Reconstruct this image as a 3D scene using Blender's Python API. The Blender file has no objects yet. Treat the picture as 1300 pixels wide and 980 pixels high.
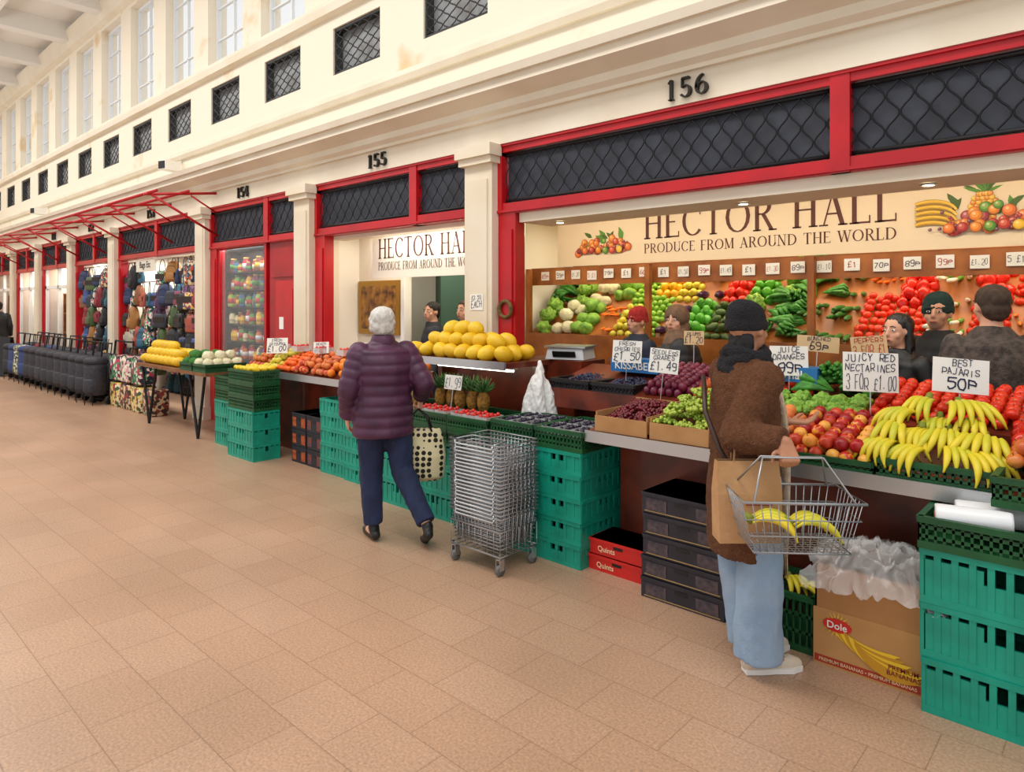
import bpy, bmesh, math, random
from mathutils import Vector, Matrix, Euler, noise
R = random.Random(7)
scene = bpy.context.scene
COL = scene.collection
pi = math.pi

# ------------------------------------------------------------------ materials
def lin(h):
    h = h.lstrip('#')
    o = []
    for i in (0, 2, 4):
        c = int(h[i:i+2], 16)/255
        o.append(c/12.92 if c <= .04045 else ((c+.055)/1.055)**2.4)
    return (o[0], o[1], o[2], 1)
MC = {}
def mat(hexa, hexb=None, rough=.6, metal=0, scale=8, bump=0, emis=0, rnd=False, alpha=1, coat=0, bscale=None, detail=3, thr=None):
    key = (hexa, hexb, rough, metal, scale, bump, emis, rnd, alpha, coat, bscale, detail, thr)
    if key in MC: return MC[key]
    m = bpy.data.materials.new('m_'+hexa.strip('#'))
    m.use_nodes = True
    nt = m.node_tree; N = nt.nodes; L = nt.links
    b = N['Principled BSDF']
    b.inputs['Roughness'].default_value = rough
    b.inputs['Metallic'].default_value = metal
    b.inputs['Base Color'].default_value = lin(hexa)
    if coat: b.inputs['Coat Weight'].default_value = coat
    if alpha < 1: b.inputs['Alpha'].default_value = alpha
    tc = N.new('ShaderNodeTexCoord')
    if hexb:
        mx = N.new('ShaderNodeMix'); mx.data_type = 'RGBA'
        mx.inputs[6].default_value = lin(hexa); mx.inputs[7].default_value = lin(hexb)
        nz = N.new('ShaderNodeTexNoise'); nz.inputs['Scale'].default_value = scale; nz.inputs['Detail'].default_value = detail
        L.new(tc.outputs['Object'], nz.inputs['Vector'])
        rp = N.new('ShaderNodeMapRange'); rp.inputs[1].default_value = .35 if thr is None else thr; rp.inputs[2].default_value = .65 if thr is None else thr+.1
        L.new(nz.outputs[0], rp.inputs[0])
        out = rp.outputs[0]
        if rnd:
            oi = N.new('ShaderNodeObjectInfo')
            ad = N.new('ShaderNodeMath'); ad.operation = 'ADD'; ad.inputs[1].default_value = 0
            m1 = N.new('ShaderNodeMath'); m1.operation = 'MULTIPLY'; m1.inputs[1].default_value = .45
            m2 = N.new('ShaderNodeMath'); m2.operation = 'MULTIPLY'; m2.inputs[1].default_value = .55
            L.new(rp.outputs[0], m1.inputs[0]); L.new(oi.outputs['Random'], m2.inputs[0])
            L.new(m1.outputs[0], ad.inputs[0]); L.new(m2.outputs[0], ad.inputs[1]); out = ad.outputs[0]
        L.new(out, mx.inputs[0]); L.new(mx.outputs[2], b.inputs['Base Color'])
    if bump:
        n2 = N.new('ShaderNodeTexNoise'); n2.inputs['Scale'].default_value = bscale or scale*4; n2.inputs['Detail'].default_value = 4
        L.new(tc.outputs['Object'], n2.inputs['Vector'])
        bp = N.new('ShaderNodeBump'); bp.inputs['Strength'].default_value = min(1, bump); bp.inputs['Distance'].default_value = .01*max(1, bump)
        L.new(n2.outputs[0], bp.inputs['Height']); L.new(bp.outputs[0], b.inputs['Normal'])
    if emis:
        b.inputs['Emission Color'].default_value = lin(hexa); b.inputs['Emission Strength'].default_value = emis
    MC[key] = m
    return m
def vormat(cols, scale, rough=.6, name='v'):
    m = bpy.data.materials.new(name); m.use_nodes = True
    nt = m.node_tree; N = nt.nodes; L = nt.links; b = N['Principled BSDF']; b.inputs['Roughness'].default_value = rough
    tc = N.new('ShaderNodeTexCoord'); v = N.new('ShaderNodeTexVoronoi'); v.inputs['Scale'].default_value = scale
    L.new(tc.outputs['Object'], v.inputs['Vector'])
    sp = N.new('ShaderNodeSeparateColor'); L.new(v.outputs['Color'], sp.inputs[0])
    cr = N.new('ShaderNodeValToRGB'); cr.color_ramp.interpolation = 'CONSTANT'
    e = cr.color_ramp.elements
    while len(e) < len(cols): e.new(.5)
    for i, c in enumerate(cols): e[i].position = i/len(cols); e[i].color = lin(c)
    L.new(sp.outputs[0], cr.inputs[0]); L.new(cr.outputs[0], b.inputs['Base Color'])
    return m

CREAM = mat('#eae0cc', '#e0d3b9', .7, scale=1.2)
CREAM2 = mat('#e3d8c2', '#ebe2cf', .7, scale=2)
WHITE = mat('#efede8', rough=.6)
RED = mat('#c4101c', '#b00e1a', .35, scale=3)
REDD = mat('#960c16', '#ac101c', .4, scale=3)
IRON = mat('#101115', rough=.5, metal=.3)
BRONZE = mat('#2d2924', rough=.4, metal=.5)
DKPAN = mat('#343945', '#292d37', .6, scale=4)
BLACK = mat('#141416', rough=.5)
WOOD = mat('#7a2e18', '#521f10', .4, scale=5, coat=.2)
WOOD2 = mat('#b06a2b', '#8b4e1d', .45, scale=5)
METAL = mat('#c4c7ca', rough=.3, metal=.85)
WIRE = mat('#a6a9ac', rough=.35, metal=.75)
TEAL = mat('#0fa087', '#0b8b75', .45, scale=6)
DGREEN = mat('#14582c', '#0e4624', .5, scale=6)
CARD = mat('#b98a58', '#a97a4a', .8, scale=6)
BROWNBOX = mat('#b98653', '#a4713f', .8, scale=3)
DBOX = mat('#2f2d36', '#232129', .6, scale=6)
RBOX = mat('#cf231d', rough=.5)
PAPER = mat('#f3f1ea', rough=.8)
KRAFT = mat('#d9b98a', rough=.8)
INK = mat('#161c44', rough=.7)
INKB_ = mat('#181818', rough=.7)
INKR = mat('#b3241c', rough=.7)
PLASTIC = mat('#dfe3e4', rough=.15, alpha=.35)
GLASS = mat('#dfe9ee', rough=.05, alpha=.1)
GOLD = mat('#b08a3a', rough=.4, metal=.6)
SKIN = mat('#dda98c', '#d39c7e', .55, scale=12)
SKIN2 = mat('#b98465', '#ae7757', .55, scale=12)
DENIM = mat('#9ab2ca', '#84a0be', .85, scale=4, bump=.3, bscale=90)
DENIMD = mat('#232f54', '#1b2543', .85, scale=7, bump=.3, bscale=90)

# ------------------------------------------------------------------ mesh builder
class MB:
    def __init__(s): s.v = []; s.f = []; s.m = []; s.cur = 0
    def add(s, vs, fs):
        o = len(s.v); s.v += [tuple(v) for v in vs]
        s.f += [tuple(i+o for i in f) for f in fs]; s.m += [s.cur]*len(fs); return s
    def box(s, x0, x1, y0, y1, z0, z1):
        return s.add([(x0,y0,z0),(x1,y0,z0),(x1,y1,z0),(x0,y1,z0),(x0,y0,z1),(x1,y0,z1),(x1,y1,z1),(x0,y1,z1)],
                     [(0,3,2,1),(4,5,6,7),(0,1,5,4),(1,2,6,5),(2,3,7,6),(3,0,4,7)])
    def cbox(s, c, sz, rot=(0,0,0), taper=1):
        M = Matrix.Translation(c) @ Euler(rot).to_matrix().to_4x4()
        a, b, d = sz[0]/2, sz[1]/2, sz[2]/2; t = taper
        vs = [(-a,-b,-d),(a,-b,-d),(a,b,-d),(-a,b,-d),(-a*t,-b*t,d),(a*t,-b*t,d),(a*t,b*t,d),(-a*t,b*t,d)]
        return s.add([M @ Vector(v) for v in vs], [(0,3,2,1),(4,5,6,7),(0,1,5,4),(1,2,6,5),(2,3,7,6),(3,0,4,7)])
    def tube(s, pts, r, seg=6, closed=False):
        pts = [Vector(p) for p in pts]; n = len(pts)
        if not isinstance(r, (list, tuple)): r = [r]*n
        ts = []
        for i in range(n):
            if closed: d = pts[(i+1) % n]-pts[i-1]
            else: d = pts[min(i+1, n-1)]-pts[max(i-1, 0)]
            if d.length < 1e-9: d = Vector((0,0,1))
            ts.append(d.normalized())
        a = Vector((0,0,1)) if abs(ts[0].z) < .9 else Vector((0,1,0))
        u = ts[0].cross(a).normalized(); vs = []
        for i in range(n):
            u = (u-ts[i]*u.dot(ts[i])).normalized(); w = ts[i].cross(u)
            for k in range(seg):
                an = 2*pi*k/seg
                vs.append(pts[i]+(u*math.cos(an)+w*math.sin(an))*r[i])
        fs = []
        for i in range(n if closed else n-1):
            j = (i+1) % n
            for k in range(seg):
                fs.append((i*seg+k, i*seg+(k+1) % seg, j*seg+(k+1) % seg, j*seg+k))
        if not closed: fs += [tuple(range(seg))[::-1], tuple(range((n-1)*seg, n*seg))]
        return s.add(vs, fs)
    def cap(s, pts, r, seg=10):
        s.tube(pts, r, seg)
        for p, q in zip(pts, r): s.ell(p, (q,q,q), seg, 6)
        return s
    def rings(s, rs, seg=20, sq=1):
        vs = []; n = len(rs)
        for c, a, b in rs:
            for k in range(seg):
                t = 2*pi*k/seg; cx, cy = math.cos(t), math.sin(t)
                if sq != 1: cx = math.copysign(abs(cx)**sq, cx); cy = math.copysign(abs(cy)**sq, cy)
                vs.append((c[0]+a*cx, c[1]+b*cy, c[2]))
        fs = []
        for i in range(n-1):
            for k in range(seg): fs.append((i*seg+k, i*seg+(k+1) % seg, (i+1)*seg+(k+1) % seg, (i+1)*seg+k))
        fs += [tuple(range(seg))[::-1], tuple(range((n-1)*seg, n*seg))]
        return s.add(vs, fs)
    def rev(s, prof, seg=12, c=(0,0,0), M=None):
        vs = []; n = len(prof)
        for r, z in prof:
            for k in range(seg):
                t = 2*pi*k/seg; vs.append(Vector((r*math.cos(t), r*math.sin(t), z)))
        M2 = Matrix.Translation(c) @ (M or Matrix())
        vs = [M2 @ v for v in vs]
        fs = []
        for i in range(n-1):
            for k in range(seg): fs.append((i*seg+k, i*seg+(k+1) % seg, (i+1)*seg+(k+1) % seg, (i+1)*seg+k))
        fs += [tuple(range(seg))[::-1], tuple(range((n-1)*seg, n*seg))]
        return s.add(vs, fs)
    def ell(s, c, r, seg=12, ri=8, rot=None):
        M = Matrix.Translation(c) @ (Euler(rot).to_matrix().to_4x4() if rot else Matrix())
        vs = [M @ Vector((0,0,-r[2]))]
        for i in range(1, ri):
            p = -pi/2+pi*i/ri
            for k in range(seg):
                t = 2*pi*k/seg
                vs.append(M @ Vector((r[0]*math.cos(p)*math.cos(t), r[1]*math.cos(p)*math.sin(t), r[2]*math.sin(p))))
        vs.append(M @ Vector((0,0,r[2]))); fs = []
        for k in range(seg): fs.append((0, 1+(k+1) % seg, 1+k))
        for i in range(ri-2):
            for k in range(seg):
                a = 1+i*seg; fs.append((a+k, a+(k+1) % seg, a+seg+(k+1) % seg, a+seg+k))
        a = 1+(ri-2)*seg; top = len(vs)-1
        for k in range(seg): fs.append((a+k, a+(k+1) % seg, top))
        return s.add(vs, fs)
    def prism(s, poly, x0, x1):
        n = len(poly)
        vs = [(x0, y, z) for y, z in poly]+[(x1, y, z) for y, z in poly]
        return s.add(vs, [tuple(range(n)), tuple(range(n, 2*n))[::-1]]+[(i, (i+1) % n, n+(i+1) % n, n+i) for i in range(n)])
    def mesh(s, mats, smooth=False, name='mesh'):
        me = bpy.data.meshes.new(name); me.from_pydata(s.v, [], s.f)
        if not isinstance(mats, (list, tuple)): mats = [mats]
        for m in mats: me.materials.append(m)
        for p, mi in zip(me.polygons, s.m): p.material_index = mi; p.use_smooth = smooth
        bm = bmesh.new(); bm.from_mesh(me); bmesh.ops.recalc_face_normals(bm, faces=bm.faces); bm.to_mesh(me); bm.free()
        return me

def ob(name, me, loc=(0,0,0), rot=(0,0,0), parent=None, scale=1, label=None, cat=None, group=None, kind=None):
    o = bpy.data.objects.new(name, me); COL.objects.link(o)
    o.location = loc; o.rotation_euler = rot
    o.scale = (scale,)*3 if isinstance(scale, (int, float)) else scale
    if parent: o.parent = parent
    if label: o['label'] = label
    if cat: o['category'] = cat
    if group: o['group'] = group
    if kind: o['kind'] = kind
    return o
def thing(name, parts, loc, rz=0, label='', cat='', group=None, scale=1, rot=None):
    e = ob(name, None, loc, rot or (0,0,rz), None, scale, label, cat, group); e.empty_display_size = .1
    for p in parts:
        ob(p[0], p[1], p[2] if len(p) > 2 else (0,0,0), p[3] if len(p) > 3 else (0,0,0), e, label=p[4] if len(p) > 4 else None)
    return e
def struct(name, me, label, cat='structure'):
    return ob(name, me, label=label, cat=cat, kind='structure')
def bake(mb, voxel, m, smooth=4):
    me = mb.mesh(m, True); o = bpy.data.objects.new('tmp', me); COL.objects.link(o)
    r = o.modifiers.new('r', 'REMESH'); r.mode = 'VOXEL'; r.voxel_size = voxel; r.use_smooth_shade = True
    s = o.modifiers.new('s', 'SMOOTH'); s.iterations = smooth; s.factor = .5
    bpy.context.view_layer.update()
    dg = bpy.context.evaluated_depsgraph_get()
    out = bpy.data.meshes.new_from_object(o.evaluated_get(dg))
    bpy.data.objects.remove(o)
    if not out.materials: out.materials.append(m)
    for p in out.polygons: p.use_smooth = True
    return out
def wrinkle(me, amp, fr, zs=.45):
    cs = [v.co.copy() for v in me.vertices]; ns = [v.normal.copy() for v in me.vertices]; out = []
    for c, n_ in zip(cs, ns):
        k = noise.noise(Vector((c.x*fr, c.y*fr, c.z*fr*zs)))+.5*noise.noise(Vector((c.x*fr*2, c.y*fr*2, c.z*fr*zs*3+3)))
        out.extend(c+n_*k*amp)
    me.vertices.foreach_set('co', out); me.update()
    return me

# ------------------------------------------------------------------ lettering
TC = {}
def text(body, w, h, m, extr=0):
    k = (body, w, h, m.name, extr)
    if k in TC: return TC[k]
    cu = bpy.data.curves.new('t', 'FONT'); cu.body = body; cu.align_x = 'CENTER'; cu.space_line = .85; cu.extrude = extr
    cu.resolution_u = 3; cu.offset = .012
    o = bpy.data.objects.new('t', cu); COL.objects.link(o); bpy.context.view_layer.update()
    me = bpy.data.meshes.new_from_object(o.evaluated_get(bpy.context.evaluated_depsgraph_get()))
    bpy.data.objects.remove(o)
    xs = [v.co.x for v in me.vertices]; ys = [v.co.y for v in me.vertices]
    cx, cy = (min(xs)+max(xs))/2, (min(ys)+max(ys))/2
    sc = min(w/(max(xs)-min(xs)), h/(max(ys)-min(ys)))
    for v in me.vertices: v.co = Vector(((v.co.x-cx)*sc, (v.co.y-cy)*sc, v.co.z*sc))
    me.materials.clear(); me.materials.append(m); TC[k] = me
    return me
HW = {'A':'00 26 40|12 32','B':'00 06|06 26 45 33 03|33 42 41 30 00','C':'45 36 16 04 02 10 30 41','D':'00 06|06 26 44 42 20 00','E':'46 06 00 40|03 33','F':'46 06 00|03 33',
 'G':'45 36 16 04 02 10 30 42|22 42','H':'00 06|40 46|03 43','I':'20 26','J':'36 31 20 10 01','K':'00 06|46 03 40','L':'06 00 40','M':'00 06 23 46 40','N':'00 06 40 46',
 'O':'16 36 44 42 30 10 02 04 16','P':'00 06 36 45 43 32 02','Q':'16 36 44 42 30 10 02 04 16|21 40','R':'00 06 36 45 43 32 02|22 40','S':'45 36 16 05 04 13 33 42 41 30 10 01',
 'T':'06 46|26 20','U':'06 01 10 30 41 46','V':'06 20 46','W':'06 10 24 30 46','X':'06 40|00 46','Y':'06 23 46|23 20','Z':'06 46 00 40','0':'16 36 44 42 30 10 02 04 16',
 '1':'15 26 20','2':'05 16 36 45 44 00 40','3':'05 16 36 45 44 33 13|33 42 41 30 10 01','4':'30 36 02 42','5':'46 06 04 34 43 41 30 10 01','6':'36 16 03 01 10 30 41 42 33 13 02',
 '7':'06 46 10','8':'13 04 05 16 36 45 44 33 13 02 01 10 30 41 42 33','9':'43 13 04 05 16 36 45 41 30 10','£':'45 36 26 15 11 00 40|03 33','.':'10 11','p':'00 04 34 43 42 32 02',' ':''}
def marker(body, w, h, m):
    mb = MB(); rr = random.Random(len(body)*7+ord(body[0])); lines = body.split('\n'); nl = len(lines)
    wt = [1]*nl
    if nl > 1: wt[-1] = 1.9
    tot = sum(wt); top = h/2
    for li, ln in enumerate(lines):
        n = max(1, len(ln)); lh = h*wt[li]/tot; ch = lh*.76
        cw = min(w/n, ch*.8); zb = top-lh+lh*.12; top -= lh
        x0 = -cw*n/2+rr.uniform(-.04,.04)*w*(1-cw*n/w+.2); slope = rr.uniform(-.03,.08)
        t = min(cw*.075, ch*.065)
        for ci, c in enumerate(ln):
            if c not in HW: continue
            g = rr.uniform(.85, 1.1)
            ox = x0+ci*cw+cw*.1+rr.uniform(-.07,.07)*cw; oz = zb+rr.uniform(-.09,.09)*ch+slope*(ox-x0); sl = rr.uniform(-.05,.25); rt = rr.uniform(-.08,.08)
            for st in HW[c].split('|'):
                if not st: continue
                ps = []
                for q in st.split():
                    a, b_ = int(q[0])/4+rr.uniform(-.07,.07), int(q[1])/6*g+rr.uniform(-.04,.04)
                    if c == '.': b_ *= .7
                    ps.append(Vector((ox+(a+sl*b_)*cw*.72, oz+(b_+rt*a)*ch)))
                for p, q in zip(ps, ps[1:]):
                    d = (q-p)
                    if d.length < 1e-6: continue
                    d.normalize(); nn = Vector((-d.y, d.x))*t; p2 = p-d*t*.6; q2 = q+d*t*.6
                    mb.add([((p2+nn).x,0,(p2+nn).y),((p2-nn).x,0,(p2-nn).y),((q2-nn).x,0,(q2-nn).y),((q2+nn).x,0,(q2+nn).y)], [(0,1,2,3)])
    return mb.mesh(m)
K, Tn = .14, .05
G = {
 'H': (.8, [('l',.14,0,.14,1,K),('l',.66,0,.66,1,K),('l',.14,.52,.66,.52,Tn)], [(.14,0),(.14,1),(.66,0),(.66,1)]),
 'E': (.66, [('l',.14,0,.14,1,K),('l',.14,.97,.56,.97,Tn),('l',.14,.52,.46,.52,Tn),('l',.14,.03,.6,.03,Tn),('l',.56,.82,.56,1,.04),('l',.6,0,.6,.2,.04)], [(.14,0),(.14,1)]),
 'C': (.8, [('a',.44,.5,.36,.47,40,320),('l',.72,.68,.72,.95,.04)], []),
 'T': (.74, [('l',.36,0,.36,1,K),('l',.03,.97,.69,.97,Tn),('l',.03,.8,.03,1,.04),('l',.69,.8,.69,1,.04)], [(.36,0)]),
 'O': (.92, [('a',.45,.5,.38,.47,0,360)], []),
 'R': (.76, [('l',.14,0,.14,1,K),('a',.3,.74,.26,.23,-90,90),('l',.14,.97,.3,.97,Tn),('l',.14,.51,.3,.51,Tn),('l',.36,.5,.66,.0,K)], [(.14,0),(.14,1),(.68,0)]),
 'A': (.8, [('l',.1,0,.4,1,Tn),('l',.38,1,.68,0,K),('l',.2,.34,.56,.34,Tn)], [(.1,0),(.68,0)]),
 'L': (.64, [('l',.14,0,.14,1,K),('l',.14,.03,.58,.03,Tn),('l',.58,0,.58,.22,.04)], [(.14,0),(.14,1)]),
 'P': (.66, [('l',.14,0,.14,1,K),('a',.3,.73,.27,.24,-90,90),('l',.14,.97,.3,.97,Tn),('l',.14,.49,.3,.49,Tn)], [(.14,0),(.14,1)]),
 'D': (.84, [('l',.14,0,.14,1,K),('a',.3,.5,.44,.47,-90,90),('l',.14,.97,.3,.97,Tn),('l',.14,.03,.3,.03,Tn)], [(.14,0),(.14,1)]),
 'U': (.8, [('l',.14,.3,.14,1,K),('a',.4,.32,.27,.3,180,360),('l',.66,.3,.66,1,Tn)], [(.14,1),(.66,1)]),
 'F': (.62, [('l',.14,0,.14,1,K),('l',.14,.97,.56,.97,Tn),('l',.14,.52,.46,.52,Tn),('l',.56,.8,.56,1,.04)], [(.14,0),(.14,1)]),
 'M': (.98, [('l',.12,0,.12,1,Tn),('l',.14,1,.47,.05,K),('l',.47,.05,.8,1,Tn),('l',.82,0,.82,1,K)], [(.12,0),(.12,1),(.82,0),(.82,1)]),
 'N': (.84, [('l',.12,0,.12,1,Tn),('l',.14,1,.68,0,K),('l',.68,0,.68,1,Tn)], [(.12,0),(.12,1),(.68,1)]),
 'W': (1.1, [('l',.06,1,.3,0,K),('l',.3,0,.53,1,Tn),('l',.53,1,.77,0,K),('l',.77,0,1.0,1,Tn)], [(.06,1),(.53,1),(1.0,1)]),
 '1': (.62, [('l',.3,0,.3,1,.13),('l',.15,.86,.3,.96,.07)], [(.3,0)]),
 '5': (.76, [('l',.2,.95,.58,.95,.1),('l',.2,.5,.2,.95,.07),('a',.37,.32,.25,.28,-150,120)], []),
 '6': (.8, [('a',.39,.31,.25,.28,0,360),('a',.55,.42,.42,.53,100,190)], []),
 '4': (.82, [('l',.5,0,.5,1,.13),('l',.46,1,.1,.3,.07),('l',.08,.29,.7,.29,.08)], [(.5,0)]),
 '3': (.76, [('a',.32,.74,.24,.22,-80,150),('a',.32,.3,.28,.27,-150,80)], []),
 '2': (.76, [('a',.34,.7,.24,.25,-30,160),('l',.54,.6,.14,.06,.09),('l',.12,.06,.64,.06,.11)], []),
 ' ': (.42, [], []),
}
def serif(body, h, m, depth=0.0, width=None):
    mb = MB(); x = 0
    def quad(ps):
        if depth: 
            vs = [(a, -depth, b) for a, b in ps]+[(a, 0, b) for a, b in ps]
            mb.add(vs, [(0,1,2,3),(7,6,5,4),(0,4,5,1),(1,5,6,2),(2,6,7,3),(3,7,4,0)])
        else: mb.add([(a, 0, b) for a, b in ps], [(0,1,2,3)])
    for ch in body:
        w, st, se = G[ch]
        for t in st:
            if t[0] == 'l':
                _, x0, y0, x1, y1, k = t; d = Vector((x1-x0, y1-y0))
                if abs(d.x) > abs(d.y): n = Vector((0, k/2))
                else: n = Vector((k/2, 0))
                quad([(x+x0-n.x, y0-n.y), (x+x0+n.x, y0+n.y), (x+x1+n.x, y1+n.y), (x+x1-n.x, y1-n.y)])
            else:
                _, cx, cy, rx, ry, a0, a1 = t; n = 16
                for i in range(n):
                    q = []
                    for j, sg in ((i, -1), (i, 1), (i+1, 1), (i+1, -1)):
                        a = math.radians(a0+(a1-a0)*j/n); k = (Tn+(K-Tn)*abs(math.cos(a)))/2*sg
                        q.append((x+cx+(rx+k)*math.cos(a), cy+(ry+k*.8)*math.sin(a)))
                    quad(q)
        for sx, sy in se:
            y0, y1 = (0, .045) if sy < .5 else (.955, 1)
            quad([(x+sx-.14, y0), (x+sx+.14, y0), (x+sx+.14, y1), (x+sx-.14, y1)])
        x += w+.08
    s = h; sx = h if not width else width/x
    mb.v = [(v[0]*sx, v[1], v[2]*s) for v in mb.v]
    return mb.mesh(m), x*sx

# ================================================================== SETTING
XL, XR, D = -24.5, 2.2, 4.3
fm = bpy.data.materials.new('floor_tiles'); fm.use_nodes = True
nt = fm.node_tree; N = nt.nodes; L = nt.links; b = N['Principled BSDF']
tc = N.new('ShaderNodeTexCoord'); br = N.new('ShaderNodeTexBrick'); br.offset = .5
br.inputs['Scale'].default_value = 1; br.inputs['Brick Width'].default_value = .38; br.inputs['Row Height'].default_value = .28
br.inputs['Mortar Size'].default_value = .0028; br.inputs['Mortar Smooth'].default_value = .4; br.inputs['Bias'].default_value = 0
br.inputs['Color1'].default_value = lin('#c39f84'); br.inputs['Color2'].default_value = lin('#bc977b'); br.inputs['Mortar'].default_value = lin('#a07d64')
L.new(tc.outputs['Object'], br.inputs['Vector'])
nz = N.new('ShaderNodeTexNoise'); nz.inputs['Scale'].default_value = 90; nz.inputs['Detail'].default_value = 6; L.new(tc.outputs['Object'], nz.inputs['Vector'])
nz2 = N.new('ShaderNodeTexNoise'); nz2.inputs['Scale'].default_value = .9; nz2.inputs['Detail'].default_value = 5; L.new(tc.outputs['Object'], nz2.inputs['Vector'])
r1 = N.new('ShaderNodeMapRange'); r1.inputs[1].default_value = .3; r1.inputs[2].default_value = .7; r1.inputs[3].default_value = .72; r1.inputs[4].default_value = 1.16; L.new(nz.outputs[0], r1.inputs[0])
r2 = N.new('ShaderNodeMapRange'); r2.inputs[1].default_value = .3; r2.inputs[2].default_value = .7; r2.inputs[3].default_value = .82; r2.inputs[4].default_value = 1.05; L.new(nz2.outputs[0], r2.inputs[0])
mm = N.new('ShaderNodeMath'); mm.operation = 'MULTIPLY'; L.new(r1.outputs[0], mm.inputs[0]); L.new(r2.outputs[0], mm.inputs[1])
vm = N.new('ShaderNodeVectorMath'); vm.operation = 'SCALE'; L.new(br.outputs['Color'], vm.inputs[0]); L.new(mm.outputs[0], vm.inputs['Scale'])
L.new(vm.outputs[0], b.inputs['Base Color']); b.inputs['Roughness'].default_value = .36
struct('floor', MB().box(XL, XR, -5, 7.2, -.1, 0).mesh(fm), 'tan terrazzo tiled market arcade floor', 'floor')

wm = mat('#eae0cc', '#dbc096', .75, scale=1.3, thr=.61, detail=6)
mb = MB(); W0, W1 = D, D+.28
ZV0, ZV1, ZW0, ZW1, ZC = 4.24, 4.77, 5.04, 6.9, 7.45
cxs = [-4.7-1.58*k for k in range(-4, 13)]
mb.box(XL, XR, W0, W1, 3.0, ZV0)
mb.box(XL, XR, W0, W1, ZV1, ZW0); mb.box(XL, XR, W0, W1, ZW1, ZC)
def piers(z0, z1, half):
    e = XR
    for c in cxs:
        if c+half < XR: mb.box(c+half, e, W0, W1, z0, z1)
        e = c-half
    mb.box(XL, e, W0, W1, z0, z1)
WHF = .54
piers(ZV0, ZV1, .44); piers(ZW0, ZW1, WHF)
struct('wall_north', mb.mesh(wm), 'cream painted arcade upper wall with window openings', 'wall')
struct('wall_west', MB().box(XL-.3, XL, -5, 7.2, 0, ZC).mesh(CREAM), 'cream end wall of the arcade', 'wall')
mb = MB().box(XL, XR, -5, W1, ZC, ZC+.2)
for i in range(13):
    x = XL+1.6+i*2.1; mb.box(x, x+.3, -5, W0, ZC-.35, ZC)
mb.box(XL, XR, 2.6, 2.9, ZC-.3, ZC)
struct('ceiling', mb.mesh(mat('#e6e3dd', rough=.8)), 'white ceiling with deep cross beams', 'ceiling')
def trim(n, poly, m, lab, x0=XL, x1=XR): struct('trim_%d' % n, MB().prism(poly, x0, x1).mesh(m), lab, 'trim')
trim(1, [(D+.1,3.04),(D-.05,3.04),(D-.05,3.25),(D-.09,3.25),(D-.09,3.28),(D-.14,3.31),(D-.14,3.37),(D-.3,3.43),(D-.3,3.5),(D-.34,3.5),(D-.36,3.56),(D-.2,3.6),(D,3.62)], CREAM2, 'cream moulded cornice over the shop fronts')
trim(2, [(D+.02,3.88),(D-.04,3.88),(D-.07,3.93),(D-.07,3.98),(D+.02,4.0)], CREAM2, 'cream string course moulding under vents')
trim(3, [(D+.02,4.9),(D-.08,4.92),(D-.1,5.0),(D-.1,5.04),(D+.02,5.05)], CREAM2, 'cream continuous sill moulding under windows')
trim(4, [(D+.02,6.95),(D-.1,7.0),(D-.2,7.25),(D-.2,7.3),(D+.02,7.3)], CREAM2, 'cream moulding at the top of the wall')
def lattice(w, h, pitch=.1, P=.2, r=.006, m_=None):
    m = MB(); n = max(2, round(w/pitch)); pt = w/n
    for k in range(n+1):
        sg = 1 if k % 2 else -1; pts = []
        st = max(4, int(h/(P/8)))
        for i in range(st+1):
            z = h*i/st
            x = k*pt+sg*pt*.46*math.cos(2*pi*z/P)
            pts.append((min(max(x, 0), w), 0, z))
        m.tube(pts, r, 4)
    m.box(0, w, -.008, .008, -.01, .015); m.box(0, w, -.008, .008, h-.015, h+.01)
    return m.mesh(m_ or IRON, True)
vl = lattice(.84, .49, .093, .123, .007, mat('#26272a', rough=.6)); vb = MB().box(-.44, .44, .12, .14, 0, .53).mesh(mat('#a3a7aa', '#77746e', .7, scale=4))
vf = MB(); vf.box(-.44,-.42,.02,.12,0,.53); vf.box(.42,.44,.02,.12,0,.53); vf.box(-.42,.42,.02,.12,0,.02); vf.box(-.42,.42,.02,.12,.51,.53); vf = vf.mesh(mat('#3c3c3c', rough=.6))
for c in cxs:
    if c > -3 or c < XL+.5: continue
    thing('vent_grille', [('lattice', vl, (-.42, .03, .02)), ('backing', vb), ('frame', vf)], (c, D, ZV0), 0,
          'black iron lattice vent set in cream wall', 'vent', 'vents along the upper wall')
wh = ZW1-ZW0; f = MB(); q = WHF
f.box(-q,-q+.04,0,.06,0,wh); f.box(q-.04,q,0,.06,0,wh); f.box(-q+.04,q-.04,0,.06,0,.05); f.box(-q+.04,q-.04,0,.06,wh-.05,wh)
f.box(-.012, .012, .01, .05, .05, wh-.05)
for i in range(1, 4): z = wh*i/4; f.box(-q+.04, q-.04, .01, .05, z-.009, z+.009)
f = f.mesh(mat('#dfe2e4', rough=.5)); gp = MB().box(-q+.04,q-.04,.025,.035,.05,wh-.05).mesh(mat('#f6f9fc', rough=.3, alpha=.06))
for i, c in enumerate(cxs):
    if c > -5.5 or c < XL+.6: continue
    e = thing('window_%d' % (i+1), [('frame', f), ('pane', gp)], (c, D+.12, ZW0), 0, 'tall multi-pane window with pale glazing bars', 'window'); e['kind'] = 'structure'

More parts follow.
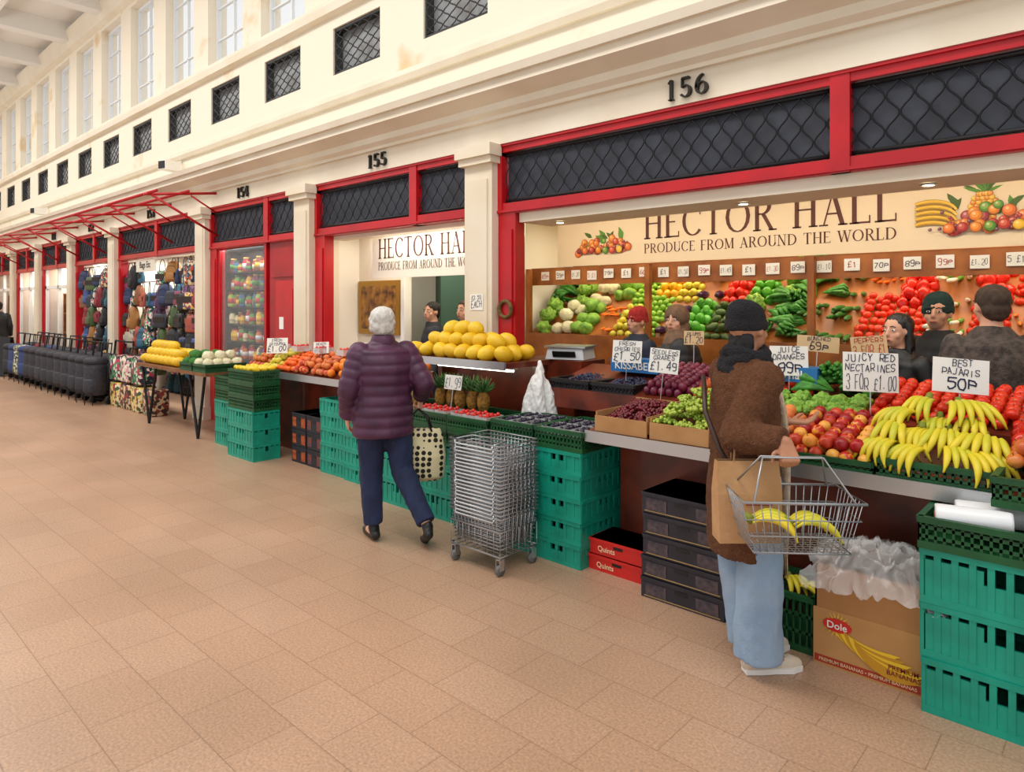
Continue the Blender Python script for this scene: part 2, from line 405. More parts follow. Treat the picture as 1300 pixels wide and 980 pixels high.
PX = [.75, -4.28, -7.23, -10.03, -13.86, -16.45, -19.05, -21.5]
n = 10
for px in PX:
    m = MB(); w = .17
    m.box(px-w, px+w, D-.1, D+.3, 0, 2.92); m.box(px-w+.05, px+w-.05, D-.115, D-.1, .3, 2.75)
    m.box(px-w-.03, px+w+.03, D-.15, D+.3, 2.88, 2.94); m.box(px-w-.05, px+w+.05, D-.18, D+.3, 2.94, 3.04); m.box(px-w-.02, px+w+.02, D-.13, D+.3, 0, .18)
    struct('trim_%d' % n, m.mesh(CREAM), 'cream painted pilaster between shop fronts', 'pilaster'); n += 1
bays = [(-4.11, .58, [-1.31]), (-7.06, -4.45, [-5.27]), (-9.86, -7.4, [-8.22]), (-13.69, -10.2, [-11.9]), (-16.28, -14.03, [-15.1]), (-18.88, -16.62, [-17.7]), (-21.33, -19.22, [-20.3]), (-24.4, -21.67, [-23])]
GZ0, GZ1 = 2.54, 2.96
for bi, (a, c, sp) in enumerate(bays):
    m = MB(); y0, y1 = D-.02, D+.1
    m.box(a, c, y0, y1, 2.97, 3.05); m.box(a, c, y0, y1, 2.44, 2.53)
    m.box(a, c, y0-.02, y1, 3.02, 3.045); m.box(a, c, y0-.02, y1, 2.45, 2.47)
    ed = [a+.02]+sp+[c-.02]
    for x in ed: 
        ww = .055 if x in sp else .03
        m.box(x-ww, x+ww, y0-.01, y1, 2.44, 3.05)
    pst = .2 if bi < 3 else .12
    m.box(a, a+pst, y0, y1, 0, 2.44); m.box(c-.08, c, y0, y1, 0, 2.44)
    m.box(a+.03, a+pst-.03, y0-.015, y0, .2, 2.3)
    struct('trim_%d' % n, m.mesh(RED), 'red painted shop front frame', 'frame'); n += 1
    for i in range(len(ed)-1):
        x0, x1 = ed[i]+.05, ed[i+1]-.05; w = x1-x0
        thing('iron_grille', [('lattice', lattice(w, GZ1-GZ0-.02, .075, .2, .0055), (0, 0, .01)), ('backing', MB().box(0, w, .03, .05, 0, GZ1-GZ0).mesh(DKPAN))],
              (x0, D+.01, GZ0), 0, 'dark wavy iron grille panel above red shop front', 'grille', 'grilles above the shop fronts')
for s, x in (('156', -2.27), ('155', -5.79), ('154', -8.75), ('153', -11.99), ('152', -15.1), ('151', -17.7)):
    me, w = serif(s, .14, BRONZE, .03)
    ob('shop_number', me, (x-w/2, D-.055, 3.075), label='dark bronze metal shop number on cream fascia', cat='number', group='shop numbers')

def shell(tag, x0, x1, p, zc, wallm):
    struct('wall_%s' % tag, MB().box(x0, x1, p, p+.1, 0, zc).mesh(wallm), 'shop back wall', 'wall')
WWALL = mat('#efe9da', rough=.7)
shell('shop_a', -4.85, 2.1, 6.3, 2.6, WOOD2)
struct('ceiling_shop', MB().box(XL, XR, D+.1, 7, 2.57, 2.7).mesh(mat('#f3ecdc', rough=.7)), 'cream shop ceiling', 'ceiling')
for i, (x, m) in enumerate(((-4.9, WWALL), (.9, WWALL), (-7.2, WWALL), (-10.0, WWALL), (-13.85, WWALL), (-16.4, WWALL), (-19.0, WWALL), (-21.5, WWALL))):
    struct('wall_partition%s' % 'abcdefgh'[i], MB().box(x-.05, x+.05, D+.3 if i else D+.75, 6.3, 0, 2.57).mesh(m), 'partition wall between shops', 'wall')
m = MB(); m.box(-7.15, -6.25, 4.95, 5.05, 0, 2.57); m.box(-6.25, -4.95, 4.95, 5.05, 2.1, 2.57)
struct('wall_shop_b', m.mesh(WWALL), 'cream inner wall with doorway', 'wall')
shell('shop_c', -7.15, -4.95, 6.2, 2.57, mat('#5a6b5e', rough=.8))
TAUPE = mat('#a89a86', rough=.8)
for i, (a, c) in enumerate(((-9.95, -7.25), (-13.8, -10.05), (-16.35, -13.9), (-18.95, -16.45), (-21.45, -19.05), (-24.5, -21.55))):
    shell('shop_'+'defghi'[i], a, c, 5.5, 2.57, WWALL if i not in (1, 2) else TAUPE)

m = MB(); m.box(-3.9, .55, D+.02, D+.4, 2.36, 2.44); m.box(-3.9, .55, D+.4, D+.45, 2.36, 2.57)
struct('trim_40', m.mesh(CREAM2), 'cream roller shutter housing', 'shutter housing')
struct('trim_41', MB().box(-6.85, -4.5, D+.1, D+.25, 2.4, 2.57).mesh(CREAM2), 'cream shutter housing', 'shutter housing')
dl = MB().rev([(.045,0),(.045,.012),(.03,.012),(.03,.004)], 16).mesh(METAL, True); db = MB().rev([(.001,0),(.03,0),(.03,.004),(.001,.004)], 16).mesh(mat('#fff0cc', emis=14))
for x, y in ((-3.6,4.5),(-2.8,5.2),(-2.0,4.5),(-1.5,5.2),(-.9,4.5),(-.3,5.2),(.2,4.5)):
    thing('downlight', [('rim', dl), ('bulb', db)], (x, y, (2.345 if y < 4.6 else 2.555)), 0, 'small round recessed downlight in shop ceiling', 'light', 'shop ceiling downlights')

# ---------------- banners
def banner(x0, x1, y, z0, z1, tx, tw, fruit, th=.5, bz=.42, bm_=None):
    w = x1-x0; parts = [('board', MB().box(0, w, 0, .02, 0, z1-z0).mesh(bm_ or mat('#e9d6b8', rough=.6)))]
    INKB = mat('#5a2a1e', rough=.6)
    h = z1-z0
    me, _ = serif('HECTOR HALL', h*th, INKB, 0, tw); parts.append(('lettering', me, (tx-x0, -.003, h*bz)))
    me, _ = serif('PRODUCE FROM AROUND THE WORLD', h*.17, INKB, 0, tw*.99); parts.append(('lettering', me, (tx-x0, -.003, h*.17)))
    for cx, wide, pine in fruit:
        m = MB(); rr = random.Random(int(cx*10)+5)
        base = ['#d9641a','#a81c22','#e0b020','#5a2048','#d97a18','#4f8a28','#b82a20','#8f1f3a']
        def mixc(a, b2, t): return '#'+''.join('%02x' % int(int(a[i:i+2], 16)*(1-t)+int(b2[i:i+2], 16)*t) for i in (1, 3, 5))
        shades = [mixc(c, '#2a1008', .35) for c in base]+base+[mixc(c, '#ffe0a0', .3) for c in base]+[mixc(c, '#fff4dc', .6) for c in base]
        cnt = [0]
        def disc(x, z, r, c):
            cnt[0] += 1; k = 18; yy = -.002-.0002*cnt[0]
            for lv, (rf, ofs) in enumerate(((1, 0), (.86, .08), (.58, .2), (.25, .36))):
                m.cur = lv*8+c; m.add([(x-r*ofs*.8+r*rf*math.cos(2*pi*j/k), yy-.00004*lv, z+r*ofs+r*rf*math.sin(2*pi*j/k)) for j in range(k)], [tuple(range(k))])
        def leaf(x, z, a, ln, wd, c=13):
            cnt[0] += 1; yy = -.002-.0002*cnt[0]; u = Vector((math.cos(a), math.sin(a))); v = Vector((-u.y, u.x)); o = Vector((x, z))
            pts = [o, o+u*ln*.3+v*wd, o+u*ln*.7+v*wd*.8, o+u*ln, o+u*ln*.7-v*wd*.6, o+u*ln*.3-v*wd]
            m.cur = c; m.add([(p.x, yy, p.y) for p in pts], [tuple(range(6))])
        for i in range(9): leaf(wide*rr.uniform(-.45,.45)+(.08 if pine else 0), rr.uniform(.08,.2), rr.uniform(.2,2.9), .11, .022, 5 if i % 2 else 13)
        if pine:
            for i in range(11): leaf(rr.uniform(-.02,.02), .25, pi*.12+pi*.076*i, rr.uniform(.1,.17), .012, 5 if i % 2 else 13)
            for j in range(8):
                hw_ = .07*math.sin(pi*(.15+.7*j/7))
                for i in range(5): disc(-hw_+hw_*2*i/4+(.008 if j % 2 else 0), .06+.026*j, .018, 4 if (i+j) % 2 else 2)
            for i in range(5):
                vs0 = []; k = 10; bx = -.31; bz_ = -.01+.036*i
                for lv, (ro, ri_) in enumerate(((.1, .066), (.096, .078), (.094, .086))):
                    cnt[0] += 1; vs = []
                    for j in range(k+1): a = pi*.06+pi*.62*j/k; vs.append((bx+.17*math.cos(a), -.002-.0002*cnt[0], bz_+ro*math.sin(a)))
                    for j in range(k, -1, -1): a = pi*.06+pi*.62*j/k; vs.append((bx+.155*math.cos(a), -.002-.0002*cnt[0], bz_+ri_*math.sin(a)))
                    m.cur = lv*8+2; m.add(vs, [tuple(range(len(vs)))])
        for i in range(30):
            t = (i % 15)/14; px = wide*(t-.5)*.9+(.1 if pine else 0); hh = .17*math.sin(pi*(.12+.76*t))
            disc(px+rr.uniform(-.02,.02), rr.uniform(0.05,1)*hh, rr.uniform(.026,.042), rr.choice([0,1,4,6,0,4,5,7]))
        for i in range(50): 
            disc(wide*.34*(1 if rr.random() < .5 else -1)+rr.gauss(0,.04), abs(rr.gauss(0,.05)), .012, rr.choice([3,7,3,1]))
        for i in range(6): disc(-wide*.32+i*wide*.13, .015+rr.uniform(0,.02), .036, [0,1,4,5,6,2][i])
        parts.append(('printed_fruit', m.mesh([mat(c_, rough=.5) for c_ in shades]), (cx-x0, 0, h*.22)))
    thing('shop_banner', parts, (x0, y, z0), 0, 'cream banner with brown serif lettering and fruit' if fruit else 'cream banner with brown serif lettering', 'banner', 'shop banners')
banner(-4.43, .6, 5.5, 2.045, 2.565, -3.4, 2.13, [(-3.87, .62, False), (-.78, .6, True)], .52, .42)
banner(-6.42, -4.12, 4.62, 1.95, 2.47, -6.3, 1.64, [], .42, .42, mat('#f3ead8', rough=.6))

# ================================================================== PRODUCE MESHES
def fruit(r, m, dim=.12, sq=1, seg=14):
    pr = []
    for i in range(11):
        p = -pi/2+pi*i/10; rr = r*math.cos(p); z = r*sq*math.sin(p)
        if i == 10: rr = r*.02; z = r*sq*(1-dim*1.6)
        if i == 9: z = r*sq*(math.sin(p)-dim*.3)
        if i == 0: rr = r*.02
        pr.append((max(rr, r*.02), z))
    return MB().rev(pr, seg).mesh(m, True)
def stemmed(r, m, sq=1):
    mb = MB(); pr = []
    for i in range(11):
        p = -pi/2+pi*i/10; pr.append((max(r*math.cos(p), r*.02), r*sq*math.sin(p)-(r*.2 if i == 10 else 0)))
    mb.rev(pr, 14); mb.cur = 1; mb.tube([(0,0,r*.7),(r*.08,0,r*1.1)], [r*.06, r*.05], 5)
    return mb.mesh([m, mat('#5b4a22')], True)
def lump(r, amp, fr, m, sd=0, seg=20):
    mb = MB(); mb.ell((0,0,0), r, seg, 12)
    vs = []
    for v in mb.v:
        v = Vector(v); k = noise.noise(v*fr+Vector((sd, sd*2, 0))); k2 = noise.noise(v*fr*2.7+Vector((sd, 0, 5)))
        vs.append(tuple(v*(1+amp*k+amp*.6*k2)))
    mb.v = vs
    return mb.mesh(m, True)
def long_veg(L_, r, m, bend=.1, seg=8, tip=None, taper=1):
    mb = MB(); pts = []; rs = []
    for i in range(9):
        t = i/8; pts.append((L_*(t-.5), 0, bend*L_*(1-(2*t-1)**2))); rs.append(r*(math.sin(pi*min(.95, max(.06, t)))**.4)*(1-(1-taper)*(1-t)))
    if tip:
        mb.tube(pts[:6], rs[:6], seg); mb.cur = 1; mb.tube(pts[5:], [q*1.05 for q in rs[5:]], seg); return mb.mesh([m, tip], True)
    return mb.tube(pts, rs, seg).mesh(m, True)
def melon(m):
    pr = []
    for i in range(13):
        p = -pi/2+pi*i/12; pr.append((max(.066*math.cos(p)**.95 if math.cos(p) > 0 else .002, .002), .086*math.sin(p)*(1.07 if i in (0, 12) else 1)))
    return MB().rev(pr, 16, M=Euler((0, pi/2, 0)).to_matrix().to_4x4()).mesh(m, True)
F = {}
F['nectarine'] = [stemmed(.034, mat('#a8161a', '#d8502a', .35, scale=22, rnd=True)), stemmed(.034, mat('#c42a1c', '#f2a63c', .35, scale=26, thr=.5)), stemmed(.033, mat('#e8872e', '#f5bd50', .4, scale=22, rnd=True)), stemmed(.035, mat('#b81c1c', '#8e1220', .35, scale=22, rnd=True))]
F['red_apple'] = stemmed(.036, mat('#c0222a', '#d98a3a', .3, scale=10, rnd=True), .92)
F['green_apple'] = stemmed(.036, mat('#7fb52e', '#a9cf4a', .3, scale=10, rnd=True), .92)
F['yellow_apple'] = stemmed(.036, mat('#e3c83a', '#c8cf4e', .3, scale=10, rnd=True), .92)
F['orange'] = fruit(.04, mat('#f08a1a', '#e5720f', .45, scale=10, rnd=True, bump=.2, bscale=200))
F['tangerine'] = fruit(.032, mat('#f2761a', '#e85a12', .4, scale=10, rnd=True), sq=.85)
F['tomato'] = stemmed(.032, mat('#dc2418', '#ea4a1f', .25, scale=10, rnd=True), .85)
F['lemon'] = long_veg(.085, .03, mat('#f2d32c', '#e6c01c', .4, scale=10), 0)
F['lime'] = long_veg(.065, .027, mat('#7fb832', '#9ccc48', .4, scale=10, rnd=True), 0)
F['plum'] = fruit(.026, mat('#5a1a35', '#8a2a45', .3, scale=10, rnd=True), sq=1.15)
F['peach'] = [fruit(.036, mat('#e8934a', '#d4552f', .6, scale=10, rnd=True)), fruit(.036, mat('#c8402c', '#e8a050', .6, scale=20, thr=.5))]
F['melon'] = melon(mat('#efc926', '#e0b114', .45, scale=8, rnd=True, bump=.2, bscale=50))
F['aubergine'] = long_veg(.2, .038, mat('#341a3c', '#4a2654', .2, scale=10), .06, tip=mat('#4f7a30'))
F['cucumber'] = long_veg(.26, .022, mat('#34762b', '#266124', .4, scale=14), .03)
F['courgette'] = long_veg(.2, .022, mat('#2f6124', '#4a7c36', .4, scale=14), .05)
F['carrot'] = long_veg(.19, .02, mat('#ef7d1c', '#e06a12', .5, scale=14), .02, tip=mat('#5a9a30'), taper=.4)
F['avocado'] = long_veg(.1, .033, mat('#3a5222', '#4f6a30', .5, scale=20), 0)
F['brown_mushroom'] = fruit(.035, mat('#9a7452', '#b48c68', .7, scale=14, rnd=True), sq=.7)
F['cabbage'] = lump((.07,.07,.062), .16, 16, mat('#93c24a', '#639f38', .55, scale=22, bump=.6), 1)
F['lettuce'] = lump((.078,.078,.066), .42, 26, mat('#a8d455', '#5f9c30', .5, scale=40, bump=1, bscale=90), 3, 30)
F['cauliflower'] = lump((.07,.07,.06), .14, 38, mat('#f3ecd0', '#dcdcaa', .7, scale=30, bump=1), 5, 26)
F['broccoli'] = lump((.07,.07,.058), .2, 32, mat('#3a7a33', '#4b8f40', .8, scale=40, bump=1), 6, 22)
F['red_pepper'] = lump((.042,.042,.05), .22, 26, mat('#cf1a16', '#e0351c', .2, scale=8, rnd=True), 2, 14)
F['green_pepper'] = lump((.04,.04,.046), .22, 26, mat('#459a28', '#62b238', .2, scale=8, rnd=True), 2, 14)
F['yellow_pepper'] = lump((.04,.04,.046), .22, 26, mat('#efc21d', '#e8a81a', .2, scale=8, rnd=True), 2, 14)
mb = MB()
mb.tube([(-.2,0,0),(-.05,0,0)], [.014,.015], 7); mb.cur = 1; mb.tube([(-.05,0,0),(.1,0,.01)], [.015,.018], 7)
for i in range(4): a = (i-1.5)*.25; mb.tube([(.1,0,.01),(.2,.05*a*4*.6,.02),(.3,.3*a*.6,.0)], [.012,.012,.004], 4)
F['leek'] = mb.mesh([mat('#f2f4e0', rough=.5), mat('#6fae3e', '#4d9032', .5)], True)
mb = MB()
for i in range(16):
    a = i*2.4; q = .02+.03*(i/16); mb.tube([(-.06,0,0),(.02,q*math.cos(a),.01+q*abs(math.sin(a))),(.09,q*2.2*math.cos(a),.01+q*1.8*abs(math.sin(a))),(.13,q*2.6*math.cos(a),q*1.6*abs(math.sin(a)))], [.005,.013,.02,.006], 5)
F['leafy_green'] = mb.mesh(mat('#4f9a34', '#2f6f28', .55, scale=30), True)
def berry_cluster(n, spread, r, m, sd, flat=.5):
    mb = MB(); rr = random.Random(sd)
    for i in range(n):
        a = rr.random()*2*pi; d = spread*math.sqrt(rr.random())
        mb.ell((d*math.cos(a)*1.3, d*math.sin(a), r+(1-d/spread)*spread*flat*rr.random()), (r,r,r), 8, 6)
    return mb.mesh(m, True)
F['grape_bunch'] = berry_cluster(60, .06, .0105, mat('#b0c24e', '#93b13a', .2, scale=12), 3, .9)
def heap(x0, x1, y0, y1, z0, z1, r, m, n, mound, name, lab, cat):
    mb = MB()
    for i in range(n):
        u, v = R.random(), R.random()
        z = z0+(z1-z0)*v+mound*(1-(2*u-1)**2)*(1-(2*v-1)**2)*R.uniform(.4, 1)+r*R.random()
        mb.ell((x0+(x1-x0)*u, y0+(y1-y0)*v, z), (r,)*3, 7, 5)
    mb.cur = 0; mb.box(x0, x1, y0, y1, min(z0, z1)-.02, min(z0, z1)+.005)
    return ob(name, mb.mesh(m, True), label=lab, cat=cat, kind='stuff')
LAB = {'nectarine':'ripe red and yellow nectarine in a heap','red_apple':'shiny red apple in a heap','green_apple':'green apple on sloping display','yellow_apple':'yellow apple on sloping display',
 'orange':'bright orange citrus fruit in a heap','tangerine':'small orange tangerine in a heap','tomato':'ripe red tomato in a heap','lemon':'yellow lemon in a heap','lime':'green lime on sloping display','plum':'dark purple plum in a tray',
 'peach':'orange blushed peach in a tray','melon':'yellow honeydew melon in stacked pile','aubergine':'glossy dark purple aubergine with green cap','cucumber':'long green cucumber on display','courgette':'dark green courgette on display',
 'avocado':'dark green avocado on display','brown_mushroom':'round brown mushroom on display','cabbage':'green leafy cabbage on display','lettuce':'frilly green lettuce on display',
 'cauliflower':'white cauliflower head on display','broccoli':'dark green broccoli head on display','red_pepper':'glossy red bell pepper in a heap','green_pepper':'glossy green bell pepper in a heap','yellow_pepper':'yellow bell pepper on display',
 'leek':'spring onion with white root end','grape_bunch':'bunch of green seedless grapes','carrot':'orange carrot with green top','leafy_green':'bundle of dark leafy greens'}
def pile(kind, x0, x1, y0, y1, z0, z1, sp, layers=2, where='', rz=None, jit=.25, sc=1, dy=None):
    dy = dy or sp*.9
    for k in range(layers):
        a, c, e, f_ = x0+sp/2+k*sp*.5, x1-sp/2-k*sp*.5, y0+dy/2+k*dy*.5, y1-dy/2-k*dy*.3
        nx = max(1, int((c-a)/sp+1.01)); ny = max(1, int((f_-e)/dy+1.01))
        for j in range(ny):
            for i in range(nx):
                if R.random() < .03: continue
                x = a+(c-a)*(i/(nx-1) if nx > 1 else .5)+R.uniform(-jit, jit)*sp*.5
                y = e+(f_-e)*(j/(ny-1) if ny > 1 else .5)+R.uniform(-jit, jit)*dy*.5
                t = (y-y0)/(y1-y0)
                z = z0+(z1-z0)*t+sp*.45+k*min(sp, dy)*.75
                rot = (R.uniform(-.5,.5), R.uniform(-.5,.5), R.random()*6.28) if rz is None else (R.uniform(-.15,.15), R.uniform(-.08,.08), rz+R.uniform(-.2,.2))
                me = F[kind]
                if isinstance(me, list): me = R.choice(me)
                ob(kind, me, (x, y, z), rot, scale=sc*R.uniform(.9, 1.08), label=LAB[kind], cat=kind.replace('_', ' '), group=(kind.replace('_', ' ')+'s '+where).strip())

def banana_mesh():
    mb = MB(); pts = []; rs = []
    for i in range(11):
        t = i/10; a = -1.0+2.0*t
        pts.append((.105*math.sin(a), 0, .105*(1-math.cos(a)))); rs.append([.005,.006,.011,.0145,.016,.0165,.016,.0145,.011,.006,.004][i])
    mb.tube(pts, rs, 6); mb.cur = 1; mb.ell(pts[-1], (.005,.005,.005), 6, 4)
    return mb.mesh([mat('#efd02c', '#bcc434', .45, scale=9, rnd=True), mat('#3c2a14')], True)
BAN = banana_mesh()
CROWN = MB().tube([(0,0,0),(.0,.0,.04)], [.02,.014], 6).mesh(mat('#7f8a2c', rough=.7), True)
def bunch(loc, rz, n=5, sc=1, tilt=0, lab='bunch of ripe yellow bananas', grp='bananas on the fruit counter', drop=0):
    e = ob('banana_bunch', None, loc, (tilt, drop, rz), None, sc, lab, 'bananas', grp)
    for i in range(n):
        a = (i-(n-1)/2)
        ob('banana', BAN, (.095, a*.029, .03-.004*abs(a)), (pi+a*.16, .3, a*.15), e)
    ob('stem', CROWN, (.0, 0, .0), (0, -.9, 0), e)
    return e

# ================================================================== CRATES AND BOXES
def crate_mesh(w, d, h, m, style=0):
    mb = MB(); t = .012
    mb.box(-w/2, w/2, -d/2, d/2, 0, .012)
    def side(L_, horizontal, y):
        def bx(a, c, z0, z1, off=0):
            if horizontal: mb.box(a, c, y-t/2-off, y+t/2+off, z0, z1)
            else: mb.box(y-t/2-off, y+t/2+off, a, c, z0, z1)
        H_ = L_/2
        bx(-H_, H_, h-.025, h, .007); bx(-H_, H_, 0, .03, .003)
        n = max(4, int(L_/(.06 if style == 0 else .03)))
        if style == 0:
            bx(-H_, H_, .03, h*.36)
            for i in range(n+1):
                x = -H_+L_*i/n
                bx(max(-H_, x-.012), min(H_, x+.012), .03, h-.02, .004)
            bx(-H_, -L_*.14, h*.36, h*.8); bx(L_*.14, H_, h*.36, h*.8); bx(-L_*.14, L_*.14, h*.36, h*.55)
        else:
            for i in range(n+1):
                x = -H_+L_*i/n; bx(max(-H_, x-.005), min(H_, x+.005), .03, h-.02)
            for q in (.33, .62): bx(-H_, H_, h*q, h*q+.014)
    side(w, True, -d/2+t/2); side(w, True, d/2-t/2); side(d, False, -w/2+t/2); side(d, False, w/2-t/2)
    return mb.mesh(m)
CRC = {}
def crate(x0, y0, z, w, d, h, m=None, style=0, lab=None, grp='plastic crates', rz=0):
    m = m or TEAL; k = (w, d, h, m.name, style)
    if k not in CRC: CRC[k] = crate_mesh(w, d, h, m, style)
    lab = lab or ('teal plastic stacking crate' if m is TEAL else 'dark green slatted plastic produce crate')
    return ob('plastic_crate', CRC[k], (x0+w/2, y0+d/2, z), (0,0,rz), label=lab, cat='crate', group=grp)
def crates(x0, y0, w, d, h, n, m=None, z=0, style=0, grp='crate stack', lab=None):
    for i in range(n): crate(x0+R.uniform(-.006,.006), y0+R.uniform(-.006,.006), z+i*(h+.001), w, d, h, m, style, lab, grp, R.uniform(-.012,.012))
def cartons(x0, y0, w, d, h, n, m, txt, tm, lab, grp, z=0, band=None, band2=None):
    for i in range(n):
        e = [('body', MB().box(0, w, 0, d, 0, h-.004).mesh(m)), ('handle_slot', MB().box(w*.42, w*.58, -.002, 0, h*.55, h*.72).mesh(BLACK)), ('lid', MB().box(-.003, w+.003, -.004, d+.002, h-.024, h-.004).mesh(m))]
        if band:
            for q in (.06, .68): e.append(('printed_panel', MB().box(w*q, w*(q+.26), -.0035, -.002, h*.15, h*.7).mesh(band)))
        if band2: e.append(('printed_stripe', MB().box(w*.04, w*.96, -.003, -.001, h*.08, h*.12).mesh(band2)))
        if txt: e.append(('lettering', text(txt, w*.5, h*.4, tm), (w*.3, -.004, h*.38), (pi/2, 0, 0)))
        thing('carton', e, (x0+R.uniform(-.008,.008), y0+R.uniform(0,.01), z+i*h), R.uniform(-.01,.01), lab, 'box', grp)
def card(x, y, z, w, h, body, m=None, tm=None, rz=.5, stick=.18, tilt=-.12):
    m = m or PAPER; tm = tm or INK
    parts = [('card', MB().box(-w/2, w/2, 0, .003, -h/2, h/2).mesh(m)), ('lettering', marker(body, w*.92, h*.94, tm), (0, -.003, 0))]
    if stick: parts.append(('stick', MB().tube([(0,.008,-h/2-stick),(0,.008,h/2*.5)], .003, 5).mesh(METAL)))
    return thing('price_card', parts, (x, y, z), 0, ('white' if m is PAPER else 'brown kraft')+' handwritten price card on a stick', 'price card', 'price cards', rot=(tilt, R.uniform(-.09,.09), rz))

# ================================================================== STALL 156
def counter(x0, x1, p0, p1, z0, z1, lab):
    a = MB().box(x0+.04, x1-.02, p0+.32, p1, 0, z0-.06).mesh(WOOD)
    t = MB().prism([(p0, z0-.04), (p0, z0-.01), (p1, z1-.02), (p1, z1-.1), (p0+.3, z0-.06)], x0, x1).mesh(WOOD)
    e = MB().box(x0-.005, x1+.005, p0-.012, p0, z0-.07, z0+.0).mesh(METAL)
    thing('display_counter', [('base', a), ('top', t), ('edge_strip', e, (0,0,0), (0,0,0), 'brushed metal edge strip')], (0,0,0), 0, lab, 'counter')
counter(-2.55, .5, 3.45, 3.96, .88, 1.0, 'dark red wood fruit counter with metal edge')
m = MB().prism([(3.975, .9), (3.975, 1.04), (4.55, 1.18), (4.55, .9)], -3.3, .5)
m.box(-3.3, .5, 4.3, 4.5, 0, .9)
ob('display_riser', m.mesh(WOOD), label='raised dark wood produce shelf behind counter', cat='shelf')
for a, c in ((-2.5, -2.13), (-2.11, -1.74)):
    m = MB().box(a, c, 3.47, 3.48, .88, .975); m.box(a, c, 3.94, 3.95, 1.0, 1.04); m.box(a, a+.008, 3.48, 3.94, .9, 1.0); m.box(c-.008, c, 3.48, 3.94, .9, 1.0)
    ob('cardboard_tray', m.mesh(CARD), label='cardboard fruit tray lip on the counter', cat='tray', group='cardboard trays')
heap(-2.49, -2.14, 3.49, 3.93, .92, 1.02, .012, mat('#4a0c18', '#7a1424', .2, scale=30), 700, .05, 'cherries', 'heap of dark red cherries in tray', 'cherries')
pile('grape_bunch', -2.1, -1.75, 3.49, 3.93, .9, 1.0, .105, 2, 'in the tray')
pile('peach', -1.72, -1.37, 3.47, 3.93, .88, 1.0, .075, 2, 'on the counter')
pile('nectarine', -1.36, -.93, 3.47, 3.95, .89, 1.01, .068, 2, 'on the counter')
crate(-1.36, 3.46, .86, .44, .45, .07, DGREEN, 1, grp='crates on the counter')
crate(-.9, 3.46, .86, .45, .45, .1, DGREEN, 1, grp='crates on the counter')
rb = random.Random(11)
for row, (nb, y, z) in enumerate(((4, 3.6, 1.0), (4, 3.71, 1.06), (3, 3.81, 1.12), (2, 3.87, 1.18))):
    for i in range(nb):
        x = -.7+(i-(nb-1)/2)*.115+rb.uniform(-.02,.02)
        bunch((x, y+rb.uniform(-.02,.02), z+rb.uniform(-.015,.015)), -pi/2+(i-(nb-1)/2)*.32+rb.uniform(-.45,.45), rb.choice([4,5,5,6]), rb.uniform(.98,1.12), drop=.3+rb.uniform(-.2,.25), tilt=rb.uniform(-.15,.15))
pile('red_pepper', -.44, 0, 3.72, 3.98, 1.0, 1.04, .084, 3, 'on the counter')
pile('red_apple', -.42, .1, 3.45, 3.72, .98, 1.02, .072, 3, 'in the crate')
crate(-.44, 3.3, .86, .6, .42, .12, DGREEN, 1, grp='crates on the counter')
crate(-3.28, 3.98, 1.02, .36, .5, .09, BLACK, 1, 'black slatted plastic crate of blueberries', 'berry crates')
crate(-2.9, 3.98, 1.02, .36, .5, .09, BLACK, 1, 'black slatted plastic crate of blueberries', 'berry crates')
for a in (-3.26, -2.88): heap(a, a+.32, 4.0, 4.46, 1.06, 1.1, .009, mat('#1c2038', '#2f3a5c', .5, scale=40), 500, .04, 'blueberries', 'dark blue blueberries filling a crate', 'blueberries')
pile('plum', -2.5, -2.15, 4.0, 4.5, 1.05, 1.17, .056, 2, 'on the riser')
pile('red_apple', -2.12, -1.8, 4.0, 4.5, 1.05, 1.17, .074, 2, 'on the riser')
pile('lettuce', -1.78, -1.1, 3.99, 4.2, 1.0, 1.06, .11, 1, 'on the riser', sc=.75)
pile('tomato', -1.78, -1.45, 4.2, 4.55, 1.1, 1.18, .064, 2, 'on the riser')
pile('leafy_green', -1.45, -1.1, 4.22, 4.55, 1.1, 1.18, .11, 1, 'on the riser')
pile('tomato', -1.1, -.4, 4.02, 4.5, 1.05, 1.15, .064, 2, 'by the bananas')
pile('cucumber', -.38, .1, 4.05, 4.45, 1.05, 1.15, .1, 1, 'on the riser', rz=1.2)
card(-1.07, 4.0, 1.3, .28, .21, 'JUICY RED\nNECTARINES\n3 FOR £1.00', rz=.6)
card(-.66, 4.0, 1.31, .26, .17, 'BEST\nPAJARIS\n50p', rz=.6)
card(-1.58, 4.2, 1.32, .22, .18, 'JUICE\nORANGES\n99p', rz=.5)
card(-2.31, 3.98, 1.29, .19, .16, 'SEEDLESS\nGRAPES\n£1.49', rz=.45)
card(-2.74, 4.2, 1.32, .21, .16, 'FRESH\nCHERRIES\n£1.50', rz=.45)
card(-1.52, 4.53, 1.41, .25, .1, 'BUNCHED\n69p', KRAFT, INK, .45, .2)
card(-1.22, 4.53, 1.41, .2, .12, 'PEPPERS\n3 FOR £1', KRAFT, INKR, .45, .2)
card(-2.38, 4.52, 1.42, .14, .1, 'PLUMS\n£1.20', KRAFT, INK, .45, .2)
def bluebox(x, y, z, w, h, t, col='#1f6fb0'):
    thing('printed_carton', [('body', MB().box(0, w, 0, .15, 0, h).mesh(mat(col, rough=.5))), ('lettering', text(t, w*.8, h*.6, PAPER), (w/2, -.002, h/2), (pi/2,0,0))], (x, y, z), 0, 'blue printed fruit carton with white lettering', 'box', 'printed cartons')
bluebox(-2.95, 4.3, 1.16, .4, .1, 'KISSABEL'); bluebox(-1.72, 4.22, 1.19, .3, .09, 'Whale')
ob('wooden_stand', MB().box(-4.0, -3.32, 4.42, 4.75, 0, 1.2).mesh(WOOD), label='dark wooden stand carrying the weighing scale', cat='stand')
